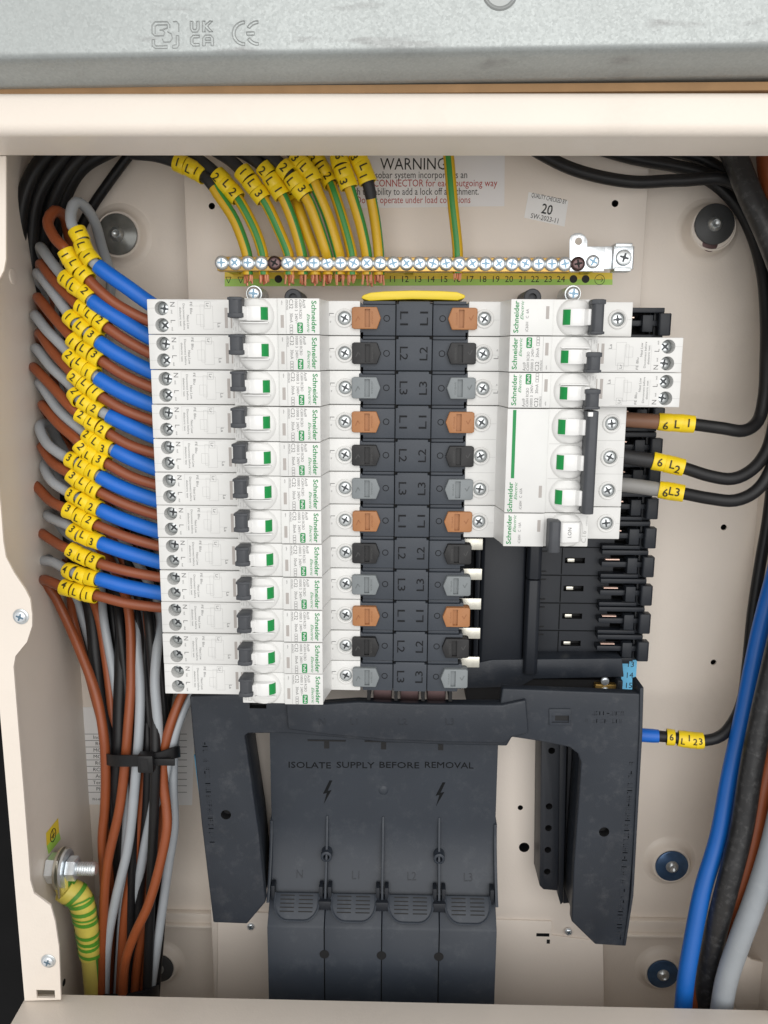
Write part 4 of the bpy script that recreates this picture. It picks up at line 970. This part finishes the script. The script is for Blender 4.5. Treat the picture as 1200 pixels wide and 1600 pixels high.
LIVE = [
    ([(112, 400, 72), (108, 362, 60), (98, 336, 46), (84, 330, 36), (76, 345, 30), (86, 370, 25), (100, 390, 20)], [(107, 400), (118, 417), (133, 431)], [(150, 449), (186, 478)]),
    ([(74, 450, 70), (65, 422, 54), (63, 414, 42), (84, 436, 31), (121, 476, 22)], [(131, 481), (145, 493), (160, 506)], [(172, 515), (206, 537)]),
    ([(72, 505, 70), (63, 474, 54), (60, 466, 42), (80, 492, 31), (113, 528, 22)], [(119, 535), (135, 548), (152, 560)], [(162, 566), (195, 587)]),
    ([(74, 560, 70), (64, 528, 54), (62, 520, 42), (82, 548, 31), (113, 582, 22)], [(121, 590), (136, 603), (152, 615)], [(162, 622), (195, 641)]),
    ([(70, 610, 70), (58, 580, 54), (56, 574, 42), (84, 608, 31), (115, 638, 22)], [(131, 651), (147, 662), (164, 672)], [(176, 681), (206, 697)]),
    ([(80, 670, 70), (70, 640, 54), (68, 634, 42), (92, 664, 31), (122, 692, 22)], [(130, 701), (144, 711), (160, 720)], [(172, 727), (208, 746)]),
    ([(82, 740, 70), (67, 708, 54), (66, 700, 42), (84, 722, 31), (108, 740, 22)], [(117, 746), (133, 756), (149, 765)], [(160, 771), (201, 790)]),
    ([(72, 800, 70), (54, 764, 54), (54, 760, 42), (76, 780, 31), (102, 794, 22)], [(111, 799), (127, 808), (143, 817)], [(155, 822), (201, 840)]),
    ([(84, 870, 70), (68, 838, 54), (66, 834, 42), (86, 848, 31), (106, 858, 22)], [(116, 862), (131, 870), (149, 877)], [(158, 881), (201, 893)]),
    ([(82, 930, 45), (70, 912, 42), (68, 906, 36), (82, 911, 28), (98, 915, 23)], [(106, 919), (123, 924), (142, 929)], [(153, 931), (201, 943)])]
TXT = ['1L1', '1L2', '1L3', '2L1', '2L2', '2L3', '3L1', '3L2', '3L3', '4L1']
# where each cable runs down behind the loops and through the tie
DOWN_L = {9: [(100, 960, 46), (125, 1017, 40), (150, 1085, 32), (162, 1150, 27), (165, 1200, 27), (164, 1260, 30), (160, 1310, 32), (162, 1360, 34), (165, 1420, 36), (160, 1480, 38), (155, 1600, 44)],
          8: [(130, 910, 66), (152, 955, 56), (166, 1030, 48), (177, 1137, 38), (180, 1200, 38), (176, 1300, 42), (178, 1420, 48), (175, 1600, 52)],
          7: [(150, 850, 70), (196, 930, 52), (205, 1050, 36), (200, 1137, 27), (196, 1187, 25), (187, 1262, 25), (167, 1356, 26), (161, 1460, 28), (158, 1600, 34)],
          6: [(170, 830, 72), (215, 950, 62), (222, 1060, 48), (225, 1150, 36), (225, 1212, 33), (217, 1287, 34), (208, 1350, 35), (198, 1404, 36), (190, 1503, 36), (186, 1600, 40)],
          5: [(150, 760, 74), (232, 950, 70), (236, 1100, 56), (238, 1190, 44), (236, 1330, 44), (227, 1441, 40), (215, 1503, 38), (208, 1600, 42)],
          4: [(120, 760, 78), (160, 950, 74), (190, 1100, 60), (200, 1190, 50), (190, 1400, 52), (185, 1600, 56)]}
DOWN_N = {9: [(116, 930, 66), (140, 1000, 58), (165, 1090, 48), (185, 1190, 44), (180, 1320, 48), (178, 1600, 54)],
          8: [(160, 870, 70), (208, 950, 56), (214, 1010, 44), (219, 1075, 34), (217, 1150, 26), (212, 1212, 24), (205, 1287, 25), (198, 1333, 26), (181, 1404, 28), (168, 1475, 30), (162, 1600, 36)],
          7: [(190, 840, 70), (250, 960, 52), (246, 1010, 36), (242, 1062, 28), (247, 1137, 23), (247, 1187, 22), (242, 1245, 25), (227, 1319, 31), (212, 1400, 38), (195, 1475, 44), (188, 1600, 50)],
          6: [(170, 800, 76), (185, 950, 66), (176, 1080, 54), (190, 1190, 48), (186, 1400, 54), (182, 1600, 58)]}
def behind(k, kind):
    x = 150 + (k * 13 + (6 if kind == 'N' else 0)) % 70
    return [(118 + k * 5, 720, 78), (x, 930, 79), (x + 8, 1080, 70), (x * .6 + 84, 1190, 56), (x * .6 + 80, 1400, 60), (x * .6 + 80, 1600, 62)]
def left_cable(k, kind):
    way, mks, fin = (NEUT if kind == 'N' else LIVE)[k]
    dn = (DOWN_N if kind == 'N' else DOWN_L).get(k) or behind(k, kind)
    zt = rz(k) + (4.2 if kind == 'N' else -4.2); ym = 15 if kind == 'N' else 14
    n_ = len(mks)
    way = [(x + random.uniform(-2.2, 2.2), y + random.uniform(-2.2, 2.2), d) for x, y, d in way]
    pts = [PP([q])[0] for q in dn[::-1]] + PP(way) + [P(x, y, 21 - 1.5 * i) for i, (x, y) in enumerate(mks)] + [P(x, y, 17) for x, y in fin] + [Vector((-137, 20, zt)), Vector((-122, 20, zt))]
    words_ = TXT[k]
    lab = ('blue sleeved grey cable ringed %s entering the %s breaker of twelve' if kind == 'N' else 'brown cable ringed %s entering the %s breaker of twelve') % (' '.join(words_), ['topmost', 'second', 'third', 'fourth', 'fifth', 'sixth', 'seventh', 'eighth', 'ninth', 'tenth'][k])
    t, path, lo = cable('neutral_cable' if kind == 'N' else 'live_cable', lab, pts, 3.0, 'cable_grey' if kind == 'N' else 'cable_brown', 'neutral cables of the breaker column' if kind == 'N' else 'live cables of the breaker column', world=True)
    half = len(path) // 3
    if kind == 'N':
        s0 = nearest(path, *fin[0], i0=half); sleeve(t, lo, path, s0, len(path) - 2, 4.25, 'sleeve_blue')
    for ch, (x, y) in zip(words_, mks):
        marker(t, lo, path, nearest(path, x, y, i0=half), 4.75, 6.7, ch)
for k in range(10):
    left_cable(k, 'N'); left_cable(k, 'L')
# black cables in the upper corner, running down the side into the bundle
for i, (lab, pts) in enumerate([
    ('black cable hugging the side wall in the upper corner', [(150, 200, 60), (95, 225, 55), (60, 258, 50), (38, 305, 48), (29, 370, 50), (34, 440, 55), (50, 530, 62), (70, 700, 72), (110, 850, 76), (141, 950, 60), (154, 1075, 44), (170, 1162, 34), (175, 1225, 34), (180, 1290, 38), (190, 1400, 44), (185, 1600, 50)]),
    ('second black cable from the side wall in the upper corner', [(180, 205, 62), (120, 226, 58), (85, 262, 54), (58, 310, 54), (49, 370, 57), (52, 450, 62), (64, 600, 74), (90, 760, 79), (150, 900, 74), (172, 1000, 58), (185, 1075, 46), (192, 1190, 40), (196, 1350, 48), (190, 1600, 56)]),
    ('third black cable from the side wall in the upper corner', [(210, 200, 66), (150, 226, 62), (110, 262, 58), (82, 315, 60), (66, 380, 66), (64, 480, 74), (80, 640, 80), (140, 820, 80), (186, 930, 62), (189, 1040, 44), (187, 1110, 36), (186, 1170, 31), (183, 1225, 32), (190, 1340, 40), (188, 1600, 48)]),
    ('fourth black cable from the side wall in the upper corner', [(250, 205, 68), (180, 232, 62), (128, 262, 62), (100, 310, 66), (84, 380, 74), (80, 480, 80), (100, 640, 82), (170, 800, 80), (220, 940, 60), (226, 1050, 44), (232, 1110, 36), (238, 1165, 34), (240, 1230, 38), (238, 1330, 46), (225, 1450, 52), (215, 1600, 56)]),
    ('thin black cable crossing beside the upper round washer', [(225, 215, 74), (196, 250, 76), (168, 288, 78), (146, 320, 80), (125, 360, 82), (104, 430, 82), (100, 560, 82), (140, 760, 82), (225, 930, 78), (250, 1060, 60), (252, 1180, 44), (250, 1320, 52), (236, 1450, 50), (226, 1600, 54)])]):
    cable('black_cable', lab, pts, (4.4, 4.4, 4.2, 4.2, 3.0)[i], 'cable_black', 'black cables in the upper corner')
for lab, pts, m_ in [
    ('brown spare cable bending across the front of the lower bundle', [(330, 1020, 46), (300, 1060, 38), (282, 1092, 30), (265, 1137, 24), (257, 1170, 22), (255, 1220, 22), (260, 1262, 20), (261, 1291, 18), (252, 1342, 16), (232, 1413, 16), (210, 1461, 18), (196, 1503, 22), (190, 1600, 30)], 'cable_brown'),
    ('grey spare cable leaving beneath the bottom breaker into the tie', [(340, 1030, 50), (312, 1060, 42), (292, 1097, 34), (275, 1140, 27), (265, 1180, 24), (258, 1212, 25), (248, 1250, 32), (240, 1300, 40), (228, 1400, 46), (220, 1600, 52)], 'cable_grey'),
    ('grey spare cable on the outer side of the lower bundle', [(320, 1010, 60), (290, 1060, 52), (276, 1130, 42), (271, 1190, 33), (270, 1234, 31), (272, 1291, 31), (264, 1347, 32), (252, 1432, 34), (242, 1503, 36), (234, 1560, 40), (230, 1610, 44)], 'cable_grey'),
    ('black spare cable deep inside the lower bundle', [(300, 980, 66), (268, 1060, 60), (258, 1150, 46), (262, 1230, 42), (258, 1330, 44), (246, 1440, 46), (232, 1540, 48), (226, 1600, 50)], 'cable_black')]:
    cable('spare_cable', lab, pts, 3.0, m_, 'spare cables in the lower bundle')
for i, (xa, xm, xb, d, w_2) in enumerate([(128, 172, 172, 66, 'first'), (150, 180, 180, 62, 'second'), (176, 192, 186, 58, 'third'), (200, 210, 200, 60, 'fourth'), (214, 232, 204, 50, 'fifth'), (236, 236, 216, 62, 'sixth'), (246, 246, 222, 66, 'seventh'), (232, 243, 228, 40, 'eighth')]):
    cable('bundled_cable', 'dark black core inside the tied bundle, %s across at the breaker edge' % w_2, [(xa - 22, 820, 80), (xa - 6, 900, 76), (xa, 960, d + 4), ((xa + xm) / 2 + 3, 1070, d - 8), (xm, 1180, d - 22), (xm - 2, 1260, d - 20), ((xm + xb) / 2, 1400, d - 12), (xb, 1600, d - 6)], 3.1, 'cable_black', 'black cores in the tied bundle')
# ties
tie = thing('cable_tie', 'black cable tie strapped round the bundle below the breakers', 'cable tie', P(220, 1190, 50))
def tie_loop(pts, w, parent, th=1.1, nrm=None):
    path = spline(pts + [pts[0]], 3.0); mb = MB(); n = len(path); cen = sum((Vector(q) for q in pts), Vector()) / len(pts); vs = []; fs = []
    for q in path:
        o_ = q - cen; o_.z = 0; o_.normalize()
        for a_, b_ in ((0, -w / 2), (th, -w / 2), (th, w / 2), (0, w / 2)): vs.append(q + o_ * a_ + Vector((0, 0, b_)))
    for i in range(n - 1):
        for j in range(4): fs.append((i * 4 + j, i * 4 + (j + 1) % 4, (i + 1) * 4 + (j + 1) % 4, (i + 1) * 4 + j))
    mb.add(vs, fs); return part(mb, 'strap', 'cable_black', parent)
tie_loop(PP([(164, 1185, 28), (180, 1188, 19), (200, 1188, 17), (225, 1187, 16), (250, 1183, 15), (270, 1176, 18), (279, 1174, 28)]) + [P(262, 1180, 52), P(220, 1186, 60), P(178, 1188, 52)], 7.4, tie)
c = P(230, 1189, 14); hd = part(MB().box(c.x - 4.8, c.x + 4.8, 9.5, 16.5, c.z - 5.8, c.z + 5.4), 'tie_head', 'cable_black', tie, bevel=.9)
MB().box(c.x - 2.2, c.x + 1.8, 9.3, 10.2, c.z - 3.6, c.z + 3.6).obj('head_slot', 'slot_black', hd)
tl = MB().box(c.x + 4.6, c.x + 17, 12.5, 13.6, c.z - 2.2, c.z + 2.2); part(tl, 'tie_tail', 'cable_black', tie, bevel=.3)
tie2 = thing('cable_tie', 'black tie bunching the cables down by the bottom edge', 'cable tie', P(200, 1570, 50))
tie_loop(PP([(150, 1560, 44), (165, 1562, 30), (195, 1562, 26), (225, 1556, 28), (244, 1548, 40)]) + [P(225, 1552, 62), P(180, 1558, 64)], 9, tie2, 1.6)

# ------------------------------------------------------------------ earth wires to the bar
EW = [([(205, 240, 55), (245, 244, 50)], [(282, 256), (298, 263), (313, 271)], [(328, 284), (340, 303), (367, 345), (386, 398)], '1L1', 388),
      ([(290, 236, 55), (322, 258, 46)], [(344, 278), (355, 291), (367, 304)], [(377, 318), (400, 363), (411, 398)], '2L2', 409),
      ([(330, 232, 50), (362, 252, 42)], [(383, 273), (395, 289), (407, 305)], [(417, 320), (437, 362), (451, 398)], '1L3', 451),
      ([(360, 230, 48), (395, 248, 40)], [(417, 267), (427, 283), (437, 299)], [(444, 312), (460, 353), (472, 398)], '2L1', 471),
      ([(400, 230, 56), (430, 262, 52)], [(445, 281), (453, 295), (460, 309)], [(467, 326), (480, 363), (492, 398)], '3L3', 491),
      ([(390, 226, 44), (425, 246, 36)], [(447, 265), (460, 283), (472, 299)], [(483, 317), (500, 363), (511, 398)], '2L3', 511),
      ([(440, 215, 42), (456, 238, 38)], [(466, 252), (477, 264), (487, 277)], [(494, 294), (513, 340), (530, 398)], '3L1', 532),
      ([(470, 212, 52), (486, 238, 48)], [(495, 251), (504, 266), (514, 281)], [(521, 298), (537, 347), (550, 398)], '3L2', 552),
      ([(515, 212, 42), (526, 238, 40)], [(531, 252), (537, 269), (543, 285)], [(549, 303), (564, 353), (573, 398)], '6L3', 573),
      ([(545, 212, 44), (556, 236, 42)], [(561, 250), (567, 264), (572, 277)], [(576, 290), (580, 310), (587, 350), (592, 398)], '3L1', 594)]
for i, (pre, mks, post, s_, bx) in enumerate(EW):
    pts = [(x, y, d) for x, y, d in pre] + [(x, y, pre[-1][2] - 3) for x, y in mks] + [(x, y, min(42, pre[-1][2] - 3 + 2 * j)) for j, (x, y) in enumerate(post)]
    w_2 = PP(pts); end = P(bx, 404, 42); end = Vector((w_2[-1].x, 42, end.z)); w_2.append(end); w_2.append(end + Vector((.2, 0, -9)))
    dupe = ' nearest the middle' if i == 9 else (' in the group of ten' if i == 6 else '')
    t, path, lo = cable('earth_wire', 'green and yellow earth wire ringed %s, %s along the earth bar' % (' '.join(s_), ['first', 'second', 'third', 'fourth', 'fifth', 'sixth', 'seventh', 'eighth', 'ninth', 'tenth'][i]),
                        w_2, 3.05, 'earth_stripe', 'earth wires clamped in the earth bar', cat='wire', world=True, uv=True, n=20, phase=math.radians([-126, -66, -56, -111, -200, -141, 9, -66, -112, -136][i]))
    i0 = nearest(path, *mks[0]); i1 = nearest(path, *mks[-1])
    sleeve(t, lo, path, 0, i1 + (4 if i in (0, 9) else 1), 3.35, 'sleeve_black', 'black_sleeve')
    for ch, (x, y) in zip(s_, mks): marker(t, lo, path, nearest(path, x, y), 5.0, 6.4, ch, 4.6, .05)
    mb = MB()
    for q in range(7):
        o_ = Vector((random.uniform(-2.4, 2.4), random.uniform(-1.6, 1.6), 0)); e_ = path[-1] - lo
        mb.tube([e_ + o_ + Vector((0, 0, 6)), e_ + o_ + Vector((0, 0, -1.5)), e_ + o_ + Vector((random.uniform(-.6, .6), random.uniform(-.8, 0), -3.2 - random.uniform(0, 3.2)))], .7, 6)
    mb.obj('copper_strands', 'copper', t)
w_2 = PP([(697, 215, 44), (701, 245, 42), (707, 313, 41), (715, 390, 42)]); w_2 += [w_2[-1] + Vector((.3, 0, -8)), w_2[-1] + Vector((.5, 0, -13))]
t, path, lo = cable('earth_wire', 'single green and yellow earth wire in front of the warning label', w_2, 3.0, 'earth_stripe', 'earth wires clamped in the earth bar', cat='wire', world=True, uv=True, n=20, phase=math.radians(-50))
mb = MB()
for q in range(7):
    o_ = Vector((random.uniform(-2.4, 2.4), random.uniform(-1.6, 1.6), 0)); e_ = path[-1] - lo
    mb.tube([e_ + o_ + Vector((0, 0, 8)), e_ + o_, e_ + o_ + Vector((random.uniform(-.4, .4), 0, -2.6 - random.uniform(0, 1.5)))], .55, 6)
mb.obj('copper_strands', 'copper', t)

# ------------------------------------------------------------------ outgoing cables of the three-pole breaker and the supply tails
def out_cable(lab, pts, s_, mks, r, rm, sl, sm, i_m, size=4.6, ln=7.2):
    t, path, lo = cable('outgoing_cable', lab, pts, r, 'cable_black', 'black cables leaving on the far side of the breakers')
    a_ = nearest(path, *sl[0]); b_ = nearest(path, *sl[1]); sleeve(t, lo, path, min(a_, b_), max(a_, b_), rm - .7, sm)
    for ch, (x, y) in zip(s_, mks): marker(t, lo, path, nearest(path, x, y), rm, ln, ch, size, .03)
out_cable('black cable with brown sleeve ringed 6 L 1', [(955, 654, 24), (985, 656, 24), (1030, 659, 23), (1083, 663, 20), (1128, 669, 16), (1162, 673, 18), (1184, 658, 24), (1194, 620, 30), (1197, 560, 40), (1197, 495, 52), (1191, 425, 60), (1174, 364, 66), (1150, 320, 70), (1110, 283, 72), (1050, 258, 72), (980, 240, 70), (900, 215, 70)],
          '6L1', [(1043, 659), (1059, 660), (1075, 662)], 3.5, 4.9, [(962, 655), (1036, 659)], 'sleeve_brown', 0)
out_cable('black cable with black sleeve ringed 6 L 2', [(950, 708, 26), (980, 714, 25), (1030, 722, 22), (1068, 731, 19), (1110, 744, 15), (1145, 748, 14), (1176, 733, 16), (1200, 700, 20), (1215, 620, 30), (1222, 480, 45), (1206, 380, 56), (1165, 300, 60), (1090, 268, 60), (980, 245, 58), (880, 215, 56)],
          '6L2', [(1035, 720), (1048, 725), (1062, 731)], 3.5, 4.9, [(958, 710), (1028, 720)], 'sleeve_black', 0)
out_cable('black cable with grey sleeve ringed 6 L 3', [(950, 756, 26), (980, 758, 25), (1030, 765, 22), (1068, 771, 18), (1110, 779, 13), (1148, 782, 11), (1180, 768, 12), (1204, 735, 14), (1228, 640, 24), (1235, 480, 40), (1210, 360, 48), (1150, 285, 50), (1060, 282, 48), (985, 284, 46), (900, 266, 48), (845, 240, 50), (790, 205, 52)],
          '6L3', [(1036, 765), (1049, 768), (1062, 771)], 3.5, 4.9, [(958, 756), (1028, 764)], 'sleeve_grey', 0)
out_cable('black cable with blue sleeve ringed 6 L 1 2 3 beside the arch frame', [(975, 1146, 40), (1010, 1149, 38), (1040, 1151, 36), (1100, 1157, 32), (1126, 1150, 32), (1146, 1128, 36), (1160, 1095, 42), (1168, 1040, 50), (1176, 960, 58), (1188, 880, 64), (1200, 810, 68), (1212, 700, 70), (1225, 500, 66), (1190, 330, 64), (1110, 255, 64), (1000, 225, 64)],
          '6L123', [(1050, 1152), (1062, 1153), (1073, 1154), (1084, 1156), (1095, 1157)], 3.5, 4.9, [(985, 1147), (1030, 1150)], 'sleeve_blue', 0, 3.8, 4.8)
def tail(lab, pts, r, m_):
    t, path, lo = cable('supply_tail', lab, pts, r, m_, 'thick supply tails beside the box wall', step=5.0, n=20)
    return t
tail('thick blue supply tail, nearest to the breakers', [(1195, 200, 60), (1250, 400, 50), (1262, 640, 44), (1225, 840, 40), (1187, 990, 36), (1163, 1110, 30), (1140, 1215, 24), (1122, 1310, 18), (1098, 1390, 12), (1082, 1470, 6), (1072, 1530, 2), (1062, 1640, -2)], 5.2, 'cable_blue')
tail('thick scuffed black supply tail crossing the upper corner', [(1120, 195, 46), (1147, 243, 42), (1172, 305, 36), (1204, 375, 30), (1242, 490, 24), (1262, 660, 18), (1255, 840, 16), (1218, 1000, 14), (1190, 1120, 12), (1174, 1200, 10), (1158, 1300, 8), (1136, 1387, 5), (1117, 1462, 8), (1106, 1525, 12), (1098, 1640, 16)], 6.6, 'tape_black')
tail('thick brown supply tail half hidden by the grey one', [(1205, 190, 52), (1200, 262, 48), (1250, 400, 44), (1285, 640, 34), (1270, 900, 30), (1222, 1110, 18), (1196, 1215, 14), (1182, 1290, 11), (1167, 1355, 9), (1150, 1405, 10), (1126, 1480, 18), (1092, 1560, 16), (1084, 1640, 16)], 5.8, 'cable_brown')
tail('thick grey supply tail in front by the bottom corner', [(1250, 200, 40), (1300, 500, 24), (1300, 900, 10), (1254, 1130, 2), (1226, 1240, -2), (1204, 1330, -4), (1180, 1405, -4), (1154, 1475, -4), (1134, 1537, -4), (1120, 1640, -4)], 6.4, 'tail_grey')

# ------------------------------------------------------------------ earth stud on the side wall
st = thing('earth_stud', 'zinc bolt with nut and washers through the side wall', 'bolt', PX(92, 1362, -224.4))
c = P(126, 1357, 18); ax = Vector((1, 0, 0)); wy, wz = c.y, c.z
xw = -224.4
HEX = lambda r, a0, a1, x0, nm, m_='zinc': part(MB().lathe((x0, wy, wz), ax, [(r * .92, a0), (r, a0 + .6), (r, a1 - .6), (r * .9, a1)], 6, phase=.2), nm, m_, st, smooth=20)
L0 = c.x - xw
part(MB().lathe((xw, wy, wz), ax, [(4.0, 0), (4.0, L0 + 9), (3.4, L0 + 10)], 18), 'shank', 'zinc_dull', st)
HEX(9, .2, 6, xw, 'bolt_head')
part(MB().lathe((c.x - 13, wy, wz), ax, [(4, 0), (12.5, 0), (12.5, 1.4), (4, 1.4)], 30, close=False), 'washer', 'tin', st)
part(MB().lathe((c.x - 10, wy, wz), ax, [(4, 0), (11.5, 0), (11.5, 1.6), (4, 1.6)], 30, close=False), 'washer', 'zinc', st)
HEX(7.4, 0, 6.2, c.x - 8, 'nut')
for i in range(7): part(MB().lathe((c.x - 1.6 + i * 1.5, wy, wz), ax, [(3.9, 0), (4.4, .5), (3.9, 1.0)], 18, close=False), 'thread', 'zinc', st)
xl_ = c.x - 11.4
pts = [Vector((xl_, wy, wz - 2)), Vector((xl_ + .4, wy, wz - 14)), P(122, 1400, 20), P(134, 1440, 22), P(139, 1480, 26), P(143, 1520, 30), P(146, 1560, 34), P(150, 1640, 40)]
t, path, lo = cable('earth_lead', 'thick green and yellow earth lead taped below the wall bolt', pts, 5.6, 'earth_stripe_pale', cat='cable', world=True, uv=True, n=24, phase=.3)
lg_ = MB().box(xl_ - .8, xl_ + .8, wy - 8, wy + 8, wz - 16, wz + 10); lg_.v = [q - lo for q in lg_.v]; lg_.obj('crimp_lug', 'tin', t, bevel=.7)
# spiral of tape: yellow body with green edges
i0 = 4; i1 = nearest(path, 141, 1500)
seg = path[i0:i1]; rr = [8.1 + .10 * math.sin(i * 1.3) - 1.5 * i / len(seg) for i in range(len(seg))]
MB().tube([q - lo for q in seg], rr, 18).obj('tape_wrap', 'tape_yellow', t, smooth=50)
def winding(pitch, w, a0, lift, j0, j1, amp):
    mb = MB(); vs = []; fs = []; n_ = (j1 - j0) * 10; L_ = 0.0
    for q in range(n_ + 1):
        f_ = j0 + q / 10.0; i_ = min(int(f_), j1 - 1); c_ = path[i_].lerp(path[i_ + 1], f_ - i_) - lo; tg = (path[i_ + 1] - path[i_]).normalized()
        u = Vector((1, 0, 0)); u = (u - tg * u.dot(tg)).normalized(); w_v = tg.cross(u)
        L_ += (path[i_ + 1] - path[i_]).length / 10.0; a = a0 + 2 * math.pi * L_ / (pitch * (1 + amp * math.sin(L_ * .21)))
        d = u * math.cos(a) + w_v * math.sin(a); R_ = rr[min(max(i_ - i0, 0), len(rr) - 1)] + lift
        for e in (-w / 2, w / 2): vs.append(c_ + d * R_ + tg * e)
    for q in range(n_): fs.append((2 * q, 2 * q + 1, 2 * q + 3, 2 * q + 2))
    mb.add(vs, fs); mb.obj('tape_stripe', 'tape_green', t)
winding(-7.4, 2.7, .4, .28, i0, i1 - 1, .06)
winding(-15.5, 1.3, 2.6, .40, i0 + 2, i1 - 3, .10)
# thin cores that fill the tied bundle
for i, (xa, xm, xb, d, m_, w_2) in enumerate([(112, 170, 168, 52, 'cable_brown', 'brown core, first from the wall'), (138, 176, 172, 58, 'cable_brown', 'brown core, second from the wall'), (184, 206, 196, 44, 'cable_black', 'black core crossing behind the tie head'), (214, 214, 206, 52, 'cable_brown', 'brown core, third from the wall'),
                                   (228, 252, 214, 48, 'cable_brown', 'brown core, closest to the breakers'), (160, 196, 180, 46, 'cable_grey', 'grey core between the black ones'), (240, 262, 240, 50, 'cable_black', 'black core closest to the hanging leg')]):
    cable('bundled_cable', 'thin %s, in the tied bundle' % w_2, [(xa - 18, 830, 80), (xa - 4, 900, 74), (xa + 2, 965, d + 6), ((xa + xm) / 2 + 2, 1070, d - 4), (xm, 1182, d - 16), (xm + 2, 1262, d - 15), ((xm + xb) / 2 + 4, 1400, d - 9), (xb, 1600, d - 2)], 2.7, m_, 'thin cores in the tied bundle')
